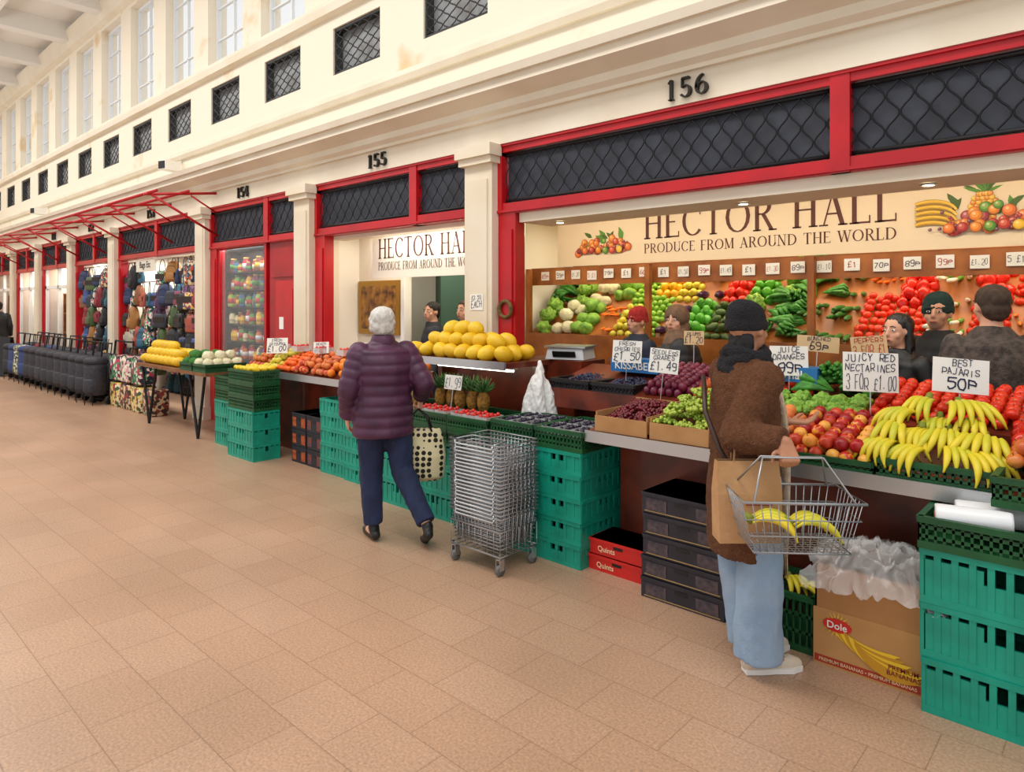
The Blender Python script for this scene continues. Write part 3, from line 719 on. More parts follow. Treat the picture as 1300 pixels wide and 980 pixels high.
thing('weighing_scale', [('body', MB().cbox((0,0,.05), (.34,.3,.09), taper=.9).mesh(mat('#c9ccd0', rough=.4))), ('platform', MB().box(-.18,.18,-.15,.15,.1,.115).mesh(METAL)),
      ('display', MB().cbox((0,-.16,.05), (.2,.01,.05), (.4,0,0)).mesh(BLACK))], (-3.55, 4.58, 1.2), .3, 'grey electronic weighing scale with steel platform', 'scale')
m = MB()
for i, (ox, oy, ln) in enumerate(((-.05,0,.40),(.0,-.03,.44),(.05,.02,.38))):
    m.rings([((ox*1.4,oy,-ln),.035,.018),((ox*1.5,oy,-ln+.03),.055,.028),((ox*1.2,oy,-ln*.6),.05,.025),((ox*.8,oy,-ln*.3),.034,.02),((ox*.3,oy*.4,-.06),.02,.014),((0,0,.04),.014,.01)], 14)
bagm = wrinkle(bake(m, .006, mat('#f5f5f2', rough=.4, bump=.8, scale=10), 1), .014, 30, .3)
ob('carrier_bag', bagm, (-3.32, 3.9, 1.2), (0,0,.6), scale=1.05, label='white plastic carrier bags hanging in a bunch', cat='bag')

crates(-3.36, 3.44, .38, .5, .145, 5, TEAL, grp='crates beside basket stack')
crates(-2.95, 3.42, .38, .55, .145, 5, TEAL, grp='crates beside basket stack')
crates(-3.36, 3.43, .39, .45, .13, 1, DGREEN, .73, 1, grp='berry crates'); crates(-2.95, 3.42, .39, .52, .13, 1, DGREEN, .73, 1, grp='berry crates')
BBERRY = mat('#1a1226', '#2c2140', .3, scale=40)
def punnet(x, y, z, m, berry, r, n, lab, grp, rz=0):
    k = ('pun', berry)
    if k not in CRC:
        t = MB(); t.box(-.06,.06,-.09,.09,0,.004); t.box(-.06,-.057,-.09,.09,0,.06); t.box(.057,.06,-.09,.09,0,.06); t.box(-.06,.06,-.09,-.087,0,.06); t.box(-.06,.06,.087,.09,0,.06)
        b_ = MB(); rr = random.Random(3)
        for i in range(n): b_.ell((rr.uniform(-.045,.045), rr.uniform(-.075,.075), r+rr.random()*.05), (r, r, r*1.1), 8, 6)
        CRC[k] = (t.mesh(PLASTIC), b_.mesh(m, True))
    t, b_ = CRC[k]
    thing(berry+'_punnet', [('tray', t), ('berries', b_)], (x, y, z), rz, lab, 'punnet', grp)
for i in range(3):
    for j in range(2):
        punnet(-3.29+i*.125, 3.55+j*.19, .8, BBERRY, 'blackberry', .013, 34, 'clear punnet of dark blackberries', 'blackberry punnets')
        punnet(-2.88+i*.125, 3.55+j*.19, .8, BBERRY, 'blackberry', .013, 34, 'clear punnet of dark blackberries', 'blackberry punnets')
cartons(-2.57, 3.5, .42, .26, .1, 2, RBOX, 'Quints', mat('#f4d2ac'), 'red printed fruit carton with script lettering', 'red cartons')
cartons(-2.1, 3.37, .5, .38, .12, 5, DBOX, None, INK, 'black printed cardboard fruit carton', 'black cartons', band=mat('#5a4a4c', '#34303a', .6, scale=34), band2=mat('#a88a5a', rough=.6))
crate(-1.52, 3.34, 0, .38, .34, .27, DGREEN, 1, grp='crates under the counter')
k = 0
for x, y in ((-1.42,3.48),(-1.33,3.56),(-1.25,3.5)): bunch((x, y, .25), -1.4+k*.6, 4, .9, grp='bananas in floor crate', lab='greenish yellow bananas in floor crate'); k += 1
w, d, h = .45, .42, .46
bx = MB(); bx.box(0, w, 0, .008, 0, h); bx.box(0, w, d-.008, d, 0, h); bx.box(0, .008, 0, d, 0, h); bx.box(w-.008, w, 0, d, 0, h); bx.box(0, w, 0, d, 0, .01)
pr = MB()
for i in range(6):
    vs = []; k_ = 12; cx, cz = w*.52+i*.022, .245-i*.014; yy = -.0006*i; pr.cur = i % 2
    for j in range(k_+1): a = -pi*.97+pi*.72*j/k_; vs.append((cx+.175*math.cos(a), yy, cz+.14*math.sin(a)))
    for j in range(k_, -1, -1): a = -pi*.97+pi*.72*j/k_; q = .175-.046*math.sin(pi*j/k_)**.6; vs.append((cx+q*math.cos(a), yy, cz+(q-.035)*math.sin(a)))
    pr.add(vs, [tuple(range(len(vs)))])
sb = MB()
for i in range(18):
    a = 2*pi*i/18; a2 = a+.17; sb.add([(.035*math.cos(a), 0, .035*math.sin(a)), (.035*math.cos(a2), 0, .035*math.sin(a2)), (.062*math.cos((a+a2)/2), 0, .062*math.sin((a+a2)/2))], [(0,1,2)])
logo = MB().rev([(.001,0),(.05,0),(.05,.0015),(.001,.0015)], 24, M=Matrix.Diagonal((1.25,.62,1,1)))
logo.v = [(v[0], -v[2], v[1]) for v in logo.v]
thing('banana_carton', [('body', bx.mesh(BROWNBOX)), ('lid', MB().box(-.006, w+.006, -.006, .0, .0, .26).mesh(mat('#c6955c', '#b5834c', .8, scale=3))),
   ('printed_bananas', pr.mesh([mat('#efc52a', rough=.7), mat('#c9921f', rough=.7)]), (0, -.009, 0)),
   ('sunburst', sb.mesh(mat('#f2c62e')), (.1, -.0085, .2)), ('logo_patch', logo.mesh(RBOX), (.1, -.009, .2)),
   ('lettering', text('Dole', .085, .042, PAPER), (.1, -.0125, .2), (pi/2,0,0)),
   ('lettering', text('PREMIUM\nBANANAS', .13, .05, mat('#7a1c14')), (.37, -.0135, .08), (pi/2,0,0)),
   ('printed_band', MB().box(0, w, -.0075, -.006, .012, .045).mesh(mat('#a8341f', rough=.7))),
   ('lettering', text('PREMIUM BANANAS • PREMIUM BANANAS', .4, .018, mat('#e9c79a')), (.22, -.0085, .028), (pi/2,0,0))],
   (-1.12, 3.3, 0), 0, 'brown banana carton with printed bananas', 'box')
mb = MB(); n_ = 54; vs = []; fs = []
for j in range(n_+1):
    for i in range(n_+1):
        u, v = i/n_*2-1, j/n_*2-1; r = math.hypot(u, v)
        rg_ = 1-abs(noise.noise(Vector((u*3.2, v*3.2, 4))))*2; rg2 = 1-abs(noise.noise(Vector((u*7, v*7, 9))))*2
        z = .06*(1-min(1, r)**2)-.2*max(0, -v-.35)**2+.06*rg_*(1-.5*r)+.025*rg2
        vs.append((u*.27+.05*noise.noise(Vector((u*4, v*4, 7))), v*.24+.05*noise.noise(Vector((u*4, v*4, 9))), z))
for j in range(n_):
    for i in range(n_): a = j*(n_+1)+i; fs.append((a, a+1, a+n_+2, a+n_+1))
mb.add(vs, fs)
ob('plastic_sheet', mb.mesh(mat('#ffffff', rough=.04, alpha=.3), True), (-.88, 3.42, .46), (0,0,.15), label='crumpled clear plastic bag liner on carton', cat='plastic bag')
crates(-.665, 3.2, .6, .4, .222, 3, TEAL, grp='teal crates by banana carton', lab='large teal plastic stacking crate')
crate(-.675, 3.19, .67, .62, .42, .13, DGREEN, 1, grp='crates by banana carton')
roll = MB().rev([(.012,-.13),(.045,-.13),(.047,-.12),(.047,.12),(.045,.13),(.012,.13)], 18).mesh(mat('#f0f2f4', rough=.3), True)
core = MB().rev([(.006,-.133),(.014,-.133),(.014,.133),(.006,.133)], 12).mesh(CARD)
for x, y, z in ((-.5,3.28,.8),(-.45,3.4,.8),(-.19,3.3,.8)):
    thing('bag_roll', [('roll', roll), ('core', core)], (x, y, z), 0, 'white roll of plastic produce bags', 'roll', 'bag rolls', rot=(0, pi/2, .25))

# back display 156
m = MB(); m.prism([(5.42,0),(5.42,1.36),(5.45,1.36),(5.45,1.3),(6.25,1.98),(6.25,0)], -4.8, .8)
ob('back_display', m.mesh(WOOD2), label='long sloping wooden vegetable display at shop back', cat='display')
for i, x in enumerate([-4.8, -3.35, -1.9, -.45]):
    ob('display_post', MB().box(x, x+.05, 5.42, 5.47, 1.36, 2.03).mesh(WOOD2), label='wooden upright post of vegetable display', cat='post', group='display posts')
ob('wooden_valance', MB().box(-4.8, .85, 5.515, 5.55, 1.86, 2.04).mesh(WOOD2), label='wooden board behind hanging price tags', cat='board')
cols2 = [('lettuce','leafy_green'),('cauliflower','lettuce'),('cabbage','cauliflower'),('carrot','cabbage'),('yellow_apple','lime'),('lime','yellow_pepper'),('aubergine','yellow_apple'),('green_pepper','aubergine'),('avocado','red_pepper'),('lettuce','green_pepper'),('leafy_green','lettuce'),('courgette','leafy_green'),('cucumber','courgette'),('tomato','carrot'),('tomato','red_pepper'),('leek','leek'),('tomato','red_pepper'),('carrot','tomato'),('lettuce','cauliflower'),('cabbage','lettuce'),('brown_mushroom','brown_mushroom'),('cauliflower','leafy_green')]
SP = {'lettuce':.125,'cauliflower':.12,'cabbage':.12,'aubergine':.085,'courgette':.055,'leek':.05,'avocado':.078,'yellow_pepper':.078,'green_pepper':.078,'red_pepper':.08,'lime':.058,'tomato':.064,'carrot':.045,'cucumber':.055,'leafy_green':.1}
x = -4.75; wd = 5.3/len(cols2)
for fr_, bk_ in cols2:
    ymid = 5.86+R.uniform(-.08,.08); zm = 1.32+.63*(ymid-5.48)/.77
    for s, ya, yb, za, zb_ in ((fr_, 5.48, ymid, 1.32, zm), (bk_, ymid, 6.25, zm, 1.95)):
        sp = SP.get(s, .072)
        if s in ('aubergine','courgette','leek','carrot','cucumber'): pile(s, x+.005, x+wd-.005, ya, yb, za, zb_, sp, 2, 'on the back display', rz=pi/2, dy=.17)
        else: pile(s, x, x+wd, ya, yb, za, zb_, sp, 2, 'on the back display')
    x += wd
tg = MB().box(-.055,.055,0,.003,-.045,.045).mesh(PAPER)
words = ['89p','99p','£1.20','5 £1','79p','£1','60p','£1','£1.50','99p','£1.49','£1','£1.30','89p','£1.10','£1','70p']
tms = {wd_: (marker(wd_, .095, .055, INKB_), marker(wd_, .095, .055, INKR)) for wd_ in set(words)}
for i in range(25):
    thing('price_tag', [('card', tg), ('lettering', tms[words[i % 17]][0 if i % 3 else 1], (0,-.002,0))], (-4.6+i*.2, 5.5, 1.955+R.uniform(-.008,.008)), R.uniform(-.05,.05), 'small white handwritten price tag on board', 'price tag', 'price tags on the valance')

# ================================================================== STALL 155
counter(-7.65, -4.75, 3.72, 4.1, .93, 1.07, 'long sloping fruit counter with metal edge')
for kd, a, c, sp in (('red_apple',-7.6,-7.25,.074),('yellow_apple',-7.25,-6.95,.074),('tangerine',-6.95,-6.6,.068),('peach',-6.6,-6.25,.076),('red_apple',-6.25,-5.95,.074),('orange',-5.95,-5.5,.083),('lime',-5.5,-5.15,.06),('orange',-5.15,-4.78,.083)):
    pile(kd, a, c, 3.73, 4.1, .93, 1.06, sp, 2, 'on the long counter')
STRAW = mat('#c9151c', '#e23a2a', .3, scale=20)
for i in range(5):
    punnet(-7.3+i*.45, 3.98, 1.14, STRAW, 'strawberry', .016, 22, 'clear punnet of red strawberries', 'strawberry punnets')
thing('melon_shelf', [('board', MB().box(-4.6, -3.4, 3.62, 4.12, 1.19, 1.23).mesh(WOOD)), ('edge_strip', MB().box(-4.6, -3.4, 3.6, 3.62, 1.18, 1.24).mesh(METAL)),
   ('leg', MB().box(-4.58, -4.53, 4.0, 4.1, 0, 1.19).mesh(WOOD)), ('leg', MB().box(-3.47, -3.42, 4.0, 4.1, 0, 1.19).mesh(WOOD)), ('back_board', MB().box(-4.6, -3.4, 4.1, 4.12, .8, 1.19).mesh(WOOD))], (0,0,0), 0, 'wooden shelf with metal edge holding melons', 'shelf')
for k_, (nx, ny) in enumerate(((8, 3), (6, 2), (3, 1))):
    for i in range(nx):
        for j in range(ny):
            ob('melon', F['melon'], (-4.5+.13*k_+i*.14+R.uniform(-.02,.02), 3.71+.07*k_+j*.14, 1.288+k_*.088), (R.uniform(-.3,.3), R.uniform(-.4,.4), R.uniform(-.9,.9)+.6), label=LAB['melon'], cat='melon', group='melons on the shelf', scale=R.uniform(.86,.98))
thing('strip_light', [('housing', MB().box(-4.4,-3.5,3.8,3.86,1.165,1.19).mesh(WHITE)), ('tube', MB().tube([(-4.38,3.83,1.155),(-3.52,3.83,1.155)], .012, 8).mesh(mat('#fff6e0', emis=8)))], (0,0,0), 0, 'fluorescent strip light under the melon shelf', 'light')
for x in (-4.72, -4.28, -3.84): crates(x, 3.5, .42, .45, .2, 3, TEAL, grp='crates under the melon shelf')
for i, x in enumerate((-4.72, -4.28, -3.84)):
    crates(x, 3.45, .42, .5, .11, 2, DGREEN, .61, 1, grp='strawberry crates')
    for a in range(3):
        for q in range(2):
            if i == 0 or q == 1: continue
            punnet(x+.08+a*.13, 3.55+q*.2, .79, STRAW, 'strawberry', .016, 22, 'clear punnet of red strawberries', 'strawberry punnets')
mb = MB(); mb.ell((0,0,.1), (.052,.052,.09), 16, 12); pb = mb.mesh(mat('#b8802a', '#6e5a22', .7, scale=45, bump=1, bscale=60), True)
mb = MB()
for i in range(26):
    a = i*2.4; q = .02+.04*(1-i/26); mb.tube([(0,0,.17),(q*math.cos(a),q*math.sin(a),.19+.002*i),(q*1.9*math.cos(a),q*1.9*math.sin(a),.22+.0035*i)], [.012,.01,.002], 4)
pc = mb.mesh(mat('#4f7f3a', '#2f5f2a', .6, scale=10), True)
for x, y in ((-4.62,3.6),(-4.45,3.66),(-4.27,3.76),(-4.15,3.78),(-4.03,3.76),(-3.91,3.78),(-4.56,3.78),(-3.78,3.77)):
    thing('pineapple', [('fruit', pb), ('crown', pc)], (x, y, .8), R.random()*6, 'pineapple with spiky green crown', 'pineapple', 'pineapples')
card(-3.9, 3.56, 1.06, .14, .11, '£1.99', rz=.45, stick=.15); card(-4.72, 3.75, 1.25, .15, .11, 'MELONS\n£1.50', KRAFT, rz=.45, stick=.1)
card(-5.6, 3.95, 1.22, .2, .13, 'JAFFA\n5 FOR £1', rz=.5); card(-7.05, 3.8, 1.2, .26, .17, 'FRESH\nSATSUMAS\n£1.00', rz=.5); card(-6.4, 3.95, 1.2, .18, .12, 'PEACH\n4 £1', rz=.5)
thing('paper_notice', [('sheet', MB().box(-.08,.08,0,.003,-.07,.07).mesh(PAPER)), ('lettering', marker('£2.50\nEACH', .13, .12, INK), (0,-.002,0))], (-4.28, D-.12, 1.68), 0, 'white paper notice taped to pilaster', 'notice')
mb = MB().tube([(.07*math.cos(a*pi/8), 0, .07*math.sin(a*pi/8)) for a in range(16)], .018, 7, closed=True)
ob('wreath', mb.mesh(mat('#8a6a3a', '#5e4a26', .9, scale=40, bump=1), True), (-4.0, D-.05, 1.62), label='small woven wreath hanging on red post', cat='wreath')
cartons(-6.62, 3.73, .28, .36, .175, 3, DBOX, None, INK, 'black printed cardboard fruit carton', 'cartons under the long counter', band=mat('#c9632a', '#8a3a22', .6, scale=30))
cartons(-6.32, 3.73, .28, .36, .175, 3, DBOX, None, INK, 'black printed cardboard fruit carton', 'cartons under the long counter', band=mat('#4a4650', '#8a3a22', .6, scale=30))
crates(-6.0, 3.7, .42, .33, .145, 5, TEAL, grp='crates under the long counter'); crates(-5.56, 3.68, .42, .35, .145, 4, TEAL, grp='crates under the long counter')
crates(-5.12, 3.62, .38, .38, .145, 4, TEAL, grp='crates under the long counter')
crates(-7.42, 3.42, .58, .3, .175, 3, TEAL, grp='crates at counter end'); crates(-7.42, 3.42, .58, .3, .14, 3, DGREEN, .53, 1, grp='crates at counter end')
crates(-8.16, 3.6, .48, .4, .175, 3, TEAL, grp='crates at counter end'); crates(-8.16, 3.6, .48, .4, .14, 2, DGREEN, .53, 1, grp='crates at counter end')
pile('lemon', -7.38, -6.88, 3.44, 3.7, .93, .93, .08, 1, 'in crate')
thing('framed_painting', [('frame', MB().box(-.4,.4,0,.03,-.32,.32).mesh(GOLD)), ('canvas', MB().box(-.34,.34,-.004,0,-.26,.26).mesh(mat('#4a2c1c', '#c08a3a', .5, scale=9, detail=6)))], (-6.72, 4.92, 1.62), 0, 'gold framed dark painting on cream wall', 'painting')
thing('inner_door', [('frame', MB().box(-6.3,-6.24,4.93,4.95,0,2.12).mesh(WHITE)), ('leaf', MB().box(-6.23,-6.19,5.45,6.1,0,2.08).mesh(mat('#4d6a58', rough=.6))), ('handle', MB().tube([(-6.17,6.0,1.0),(-6.13,6.0,1.0),(-6.13,5.9,1.0)], .01, 6).mesh(METAL))], (0,0,0), 0, 'green inner door standing open', 'door')

# ================================================================== SHOP 154
def frame3(): 
    m = MB(); m.box(-9.66,-9.6,D,D+.08,.7,2.44); m.box(-8.32,-8.26,D,D+.08,.7,2.44); m.box(-9.66,-8.26,D,D+.08,.68,.75); return m.mesh(RED)
thing('display_window', [('pane', MB().box(-9.6,-8.32,D+.03,D+.04,.75,2.42).mesh(GLASS)), ('frame', frame3()), ('stallriser', MB().box(-9.66,-8.26,D,D+.08,0,.68).mesh(REDD))], (0,0,0), 0, 'glazed shop window in red frame', 'window')
m = MB(); SHZ = (.9, 1.14, 1.38, 1.62, 1.86, 2.1)
for z in SHZ: m.box(-9.58,-8.34,D+.1,D+.3,z-.015,z)
m.box(-9.6,-9.58,D+.1,D+.3,0,2.4); m.box(-8.34,-8.32,D+.1,D+.3,0,2.4); m.box(-9.6,-8.32,D+.3,D+.32,0,2.4)
ob('window_shelving', m.mesh(mat('#3a2418', '#2c1a12', .6)), label='dark wooden shelving inside glazed shop window', cat='shelves')
JM = []
for i, c_ in enumerate(('#c23a26','#e8b23a','#6a9a3a','#7a2f4a','#d8712a','#e8dcb0','#8a4a22','#a8c04a','#3a6a9a','#b5203a')):
    jb = MB().rev([(.01,0),(.045,0),(.048,.02),(.048,.12),(.035,.14),(.035,.15)], 12).mesh(mat(c_, rough=.3), True); jl = MB().rev([(.01,.15),(.038,.15),(.038,.17),(.01,.17)], 12).mesh(mat(['#c8a24a','#a82a22','#2a5a3a'][i % 3], rough=.4), True)
    jt = MB().rev([(.0485,.04),(.0492,.04),(.0492,.1),(.0485,.1)], 12).mesh(mat(['#e8dcb8','#f0c23a','#c23a3a','#4a8a4a','#e8e8f0'][i % 5], rough=.7), True); JM.append((jb, jl, jt))
for z in SHZ:
    for i in range(12):
        a_, b2_, c2_ = JM[R.randrange(10)]
        thing('preserve_jar', [('jar', a_), ('lid', b2_), ('paper_band', c2_)], (-9.52+i*.1, D+.16+R.uniform(-.02,.04), z), R.random(), 'glass jar of preserves on window shelf', 'jar', 'jars in the shop window', R.choice([.8, 1.0, 1.2]))
m = MB(); m.box(-8.2,-7.42,D+.02,D+.08,0,2.44); m.box(-8.12,-7.5,D,D+.02,2.0,2.36)
lf = MB(); lf.box(-8.0,-7.5,D-.01,D+.02,.02,1.95); lf.box(-7.93,-7.57,D-.02,D-.01,1.1,1.85); lf.box(-7.93,-7.57,D-.02,D-.01,.2,.95)
thing('shop_door', [('surround', m.mesh(REDD)), ('leaf', lf.mesh(RED)), ('notice', MB().box(-7.88,-7.78,D-.025,D-.02,1.35,1.5).mesh(PAPER)), ('handle', MB().tube([(-7.95,D-.01,1.0),(-7.95,D-.06,1.0),(-7.9,D-.06,1.0)], .012, 6).mesh(METAL))], (0,0,0), 0, 'red panelled wooden shop door', 'door')

thing('folding_table', [('top', MB().box(-10.5,-8.2,3.5,4.1,.79,.83).mesh(mat('#8a5a34', '#6e4426', .6)))]+[('leg', MB().tube([(x, y, .79), (x+dx, y, 0)], .018, 8).mesh(IRON)) for x, dx in ((-10.4,.25),(-9.9,-.25),(-8.8,.25),(-8.35,-.2)) for y in (3.56, 4.04)], (0,0,0), 0, 'wooden folding trestle table with black legs', 'table')
for k_, (nx, ny) in enumerate(((9, 3), (8, 2), (5, 1))):
    for i in range(nx):
        for j in range(ny):
            ob('melon', F['melon'], (-10.4+.07*k_+i*.14, 3.62+.05*k_+j*.15, .9+k_*.095), (0, 0, R.uniform(-.6,.6)+.6), label='yellow honeydew melon on trestle table', cat='melon', group='melons on the table')
crate(-9.0, 3.52, .83, .36, .5, .1, DGREEN, 1, grp='table crates'); crate(-8.6, 3.52, .83, .36, .5, .1, DGREEN, 1, grp='table crates')
pile('broccoli', -9.0, -8.65, 3.53, 4.0, .88, .88, .125, 2, 'on the table'); pile('cauliflower', -8.6, -8.25, 3.53, 4.0, .88, .88, .125, 2, 'on the table')

# ================================================================== BAG SHOP
def handbag(m1, m2):
    b_ = MB().rings([((0,0,z), .15*s, .055*t) for z, s, t in ((0,.92,.85),(.02,1,1),(.12,.97,.95),(.22,.88,.55),(.25,.84,.3))], 16, .5)
    hd = MB().tube([(.09*math.cos(pi*i/10), 0, .24+.2*math.sin(pi*i/10)) for i in range(11)], .006, 6)
    fl = MB().box(-.12,.12,-.06,-.052,.1,.19)
    return [('body', b_.mesh(m1, True)), ('handle', hd.mesh(m2, True)), ('flap', fl.mesh(m2))]
def rucksack(m1, m2):
    b_ = MB().rings([((0,0,z), .14*s, .08*t) for z, s, t in ((0,.9,.85),(.02,1,1),(.2,1,1),(.3,.9,.85),(.36,.7,.6),(.385,.4,.3))], 16, .6)
    pk = MB().rings([((0,-.07,z), .1*s, .035*t) for z, s, t in ((.03,.9,.85),(.05,1,1),(.15,1,1),(.17,.85,.6))], 14, .6)
    hd = MB().tube([(.04*math.cos(pi*i/8), 0, .38+.06*math.sin(pi*i/8)) for i in range(9)], .007, 6)
    zp = MB().tube([(.115*math.cos(pi*i/10), -.078, .2+.1*math.sin(pi*i/10)) for i in range(11)], .004, 5)
    return [('body', b_.mesh(m1, True)), ('pocket', pk.mesh(m1, True)), ('handle', hd.mesh(m2, True)), ('zip', zp.mesh(m2, True))]
cols = ['#26262c','#24345a','#8a2430','#2a6078','#8a5632','#1c1c20','#a8503e','#4c6038','#b8b09c','#5a3a5a','#30343e','#3a548a','#a8743a','#8a3a5a','#1f2024','#2a2c34']
DKS = mat('#2a1c14')
HB = [handbag(mat(c, rough=.5), DKS if i % 2 else mat(c, rough=.5)) for i, c in enumerate(cols)]+[handbag(vormat(['#e8dcb0','#3a5a8a','#b83a3a','#e0c25a'], 30), DKS), handbag(vormat(['#1f2a3a','#d5577a','#e8e0d0','#4a9a6a'], 30), DKS)]
RS = [rucksack(mat(c, rough=.6), BLACK) for c in cols]+[rucksack(vormat(['#e8dcb0','#3a7a8a','#c85a3a','#303a5a'], 30), BLACK), rucksack(vormat(['#1f2a3a','#d5577a','#e8e0d0','#4a9a6a'], 30), BLACK)]
def hang(x, y, z, sc=1, g='handbags hanging in shop front', ruck=False):
    p = (RS if ruck else HB)[R.randrange(len(HB))]
    thing('rucksack' if ruck else 'handbag', p, (x, y, z), R.uniform(-.5,.5), ('rucksack' if ruck else 'handbag')+' hanging on display in shop front', 'rucksack' if ruck else 'handbag', g.replace('handbags', 'rucksacks') if ruck else g, sc)
rails = (2.4, 2.04, 1.68, 1.32, .96)
def railrow(x0, x1, step, skip=None):
    for ri, z in enumerate(rails):
        x = x0
        while x < x1:
            if not (ri < 1 and skip and skip[0] < x < skip[1]):
                ruck = R.random() < .5; s_ = R.uniform(.85, 1.1); hang(x, 4.42+R.uniform(-.06,.02), z-.44*s_, s_, ruck=ruck)
            x += step+R.uniform(-.02,.02)
railrow(-13.45, -10.3, .245, (-12.9, -12.0)); railrow(-16.0, -14.05, .25)
for z in (.0, .42, .84, 1.26, 1.7):
    for i in range(9): hang(-13.5+i*.4, 5.15, z+.002, 1.0, 'handbags on back rack', R.random() < .5)
m = MB()
for z in (.42, .84, 1.26, 1.7): m.box(-13.7,-10.1,5.0,5.4,z-.02,z)
ob('display_shelves', m.mesh(WHITE), label='white shelving holding bags inside shop', cat='shelves', group='bag shop shelving')
for a, c in ((-13.6, -10.4), (-16.1, -14.05)):
    m = MB()
    for z in rails: m.tube([(a,4.42,z),(c,4.42,z)], .01, 6)
    for x in (a, c): m.tube([(x,4.42,0),(x,4.42,2.42)], .014, 6)
    ob('display_rail', m.mesh(METAL), label='chrome rails for hanging bags', cat='rail', group='bag display rails')
thing('shop_sign', [('board', MB().box(-.42,.42,0,.03,-.1,.1).mesh(mat('#e9e3d2', rough=.6))), ('lettering', text('Bags Etc', .7, .14, INKB_), (0,-.003,0), (pi/2,0,0))], (-12.45, 4.3, 2.31), 0, 'cream shop sign with black lettering', 'sign')
def trolley(m1):
    b_ = MB().rings([((0,y,z), .17*s, .12*t) for z, s, t, y in ((.16,.85,.8,0),(.18,.95,.95,0),(.35,1,1.08,-.01),(.6,1.03,1.05,0),(.7,1.05,.98,0))], 16, .55)
    pk = MB().rings([((0,-.11,z), .12*s, .045*t) for z, s, t in ((.2,.9,.8),(.23,1,1),(.4,1,1),(.43,.9,.6))], 14, .55)
    l_ = MB().rings([((0,0,z), .185*s, .135*t) for z, s, t in ((.68,1,1),(.73,1,1),(.77,.85,.8),(.785,.5,.4))], 16, .55)
    fr = MB()
    for sx in (-.12,.12): fr.tube([(sx,.14,.06),(sx,.15,.6),(sx,.2,1.0)], .009, 6)
    fr.tube([(-.12,.2,1.0),(.12,.2,1.0)], .014, 6); fr.tube([(-.1,-.12,0.0),(-.1,-.12,.16),(.1,-.12,.16),(.1,-.12,.0)], .007, 6); fr.tube([(-.17,.1,.075),(.17,.1,.075)], .007, 6)
    wh_ = MB().rev([(.01,-.014),(.07,-.014),(.075,0),(.07,.014),(.01,.014)], 18, M=Euler((0,pi/2,0)).to_matrix().to_4x4())
    return b_.mesh(m1, True), l_.mesh(m1, True), fr.mesh(IRON), wh_.mesh(BLACK, True), pk.mesh(m1, True)
TR = [trolley(m_) for m_ in (mat('#25252c', '#34343e', .7, scale=20), mat('#2a3040', rough=.7), mat('#2c4070', rough=.7), vormat(['#2a2a36','#b84a5a','#e0d5c0','#33658a'], 26), mat('#8e2836', rough=.7), vormat(['#22242c','#d4ccb2','#6a7a56'], 30), mat('#3a3a40', '#2a2a2e', .7, scale=30))]
x = -18.6
while x < -12.75:
    for row in (0, 1):
        k_ = R.choice([0,0,1,6,0]) if x > -16.5 else R.choice([2,3,4,6,5,1,0,0])
        b_, l_, fr, w_, pk = TR[k_]
        thing('shopping_trolley', [('bag', b_), ('pocket', pk), ('flap', l_), ('frame', fr), ('wheel', w_, (-.19,.1,.075)), ('wheel', w_, (.19,.1,.075))], (x+.2*row, 4.02-.4*row, 0), R.uniform(-.15,.15)+.3, 'wheeled shopping trolley bag '+('in black fabric' if k_ in (0, 1, 6) else 'in coloured patterned fabric'), 'shopping trolley', 'shopping trolleys outside bag shop')
    x += .44
PM = [vormat(['#e8dcb0','#3a5a3a','#a83a3a','#e0c25a'], 22), vormat(['#1f2a3a','#b53a5a','#e8e0d0','#4a8a5a'], 20), vormat(['#3a302a','#d4bc94','#8a3a34'], 24), vormat(['#24523a','#d9a0a8','#f0e8d0'], 20)]
k_ = 0
for x in (-12.3,-11.82,-11.34,-10.86):
    for z in (0, .43):
        if x > -11.2 and z > 0: continue
        b_ = MB().rings([((0,0,zz), .21*s, .14*s) for zz, s in ((0,.95),(.02,1),(.2,1.02),(.37,1),(.385,.95))], 20, .35); h_ = MB()
        for y in (-.14,.14): h_.tube([(.1*math.cos(pi*i_/8), y*.9, .38+.035*math.sin(pi*i_/8)) for i_ in range(9)], .01, 5)
        thing('storage_bag', [('body', b_.mesh(PM[k_ % 4], True)), ('handles', h_.mesh(BLACK))], (x, 3.9, z), R.uniform(-.06,.06), 'square patterned fabric laundry bag', 'bag', 'patterned storage bags'); k_ += 1

for i, (a, c) in enumerate(((-16.16,-14.1),(-18.76,-16.7),(-21.2,-19.3),(-24.3,-21.75))):
    if i == 0: continue
    fr = MB(); mid = (a+c)/2
    for q in (a, mid-.04, c-.08): fr.box(q, q+.07, D+.02, D+.08, 0, 2.44)
    fr.box(a, c, D+.02, D+.08, 2.0, 2.07); fr.box(a, mid, D+.02, D+.08, 0, .5)
    thing('glazed_storefront', [('frame', fr.mesh(WHITE)), ('pane', MB().box(a+.07, mid-.04, D+.045, D+.05, .5, 2.0).mesh(GLASS))], (0,0,0), 0, 'glazed storefront with open doorway beside window', 'storefront', 'glazed storefronts')
    sh = MB()
    for z in (.55, 1.0, 1.45, 1.9): sh.box(a+.1, c-.1, 4.65, 4.95, z-.03, z)
    sh.box(a+.1, a+.13, 4.65, 4.95, 0, 1.9); sh.box(c-.13, c-.1, 4.65, 4.95, 0, 1.9)
    ob('display_shelves', sh.mesh(WOOD2 if i % 2 else WHITE), label='shelving unit of goods inside far shop', cat='shelves', group='far shop shelving')
    for z in (.55, 1.0, 1.45, 1.9):
        for j in range(6): hang(a+.3+j*.3, 4.78, z+.002, .9, 'handbags in far shop windows', R.random() < .4)
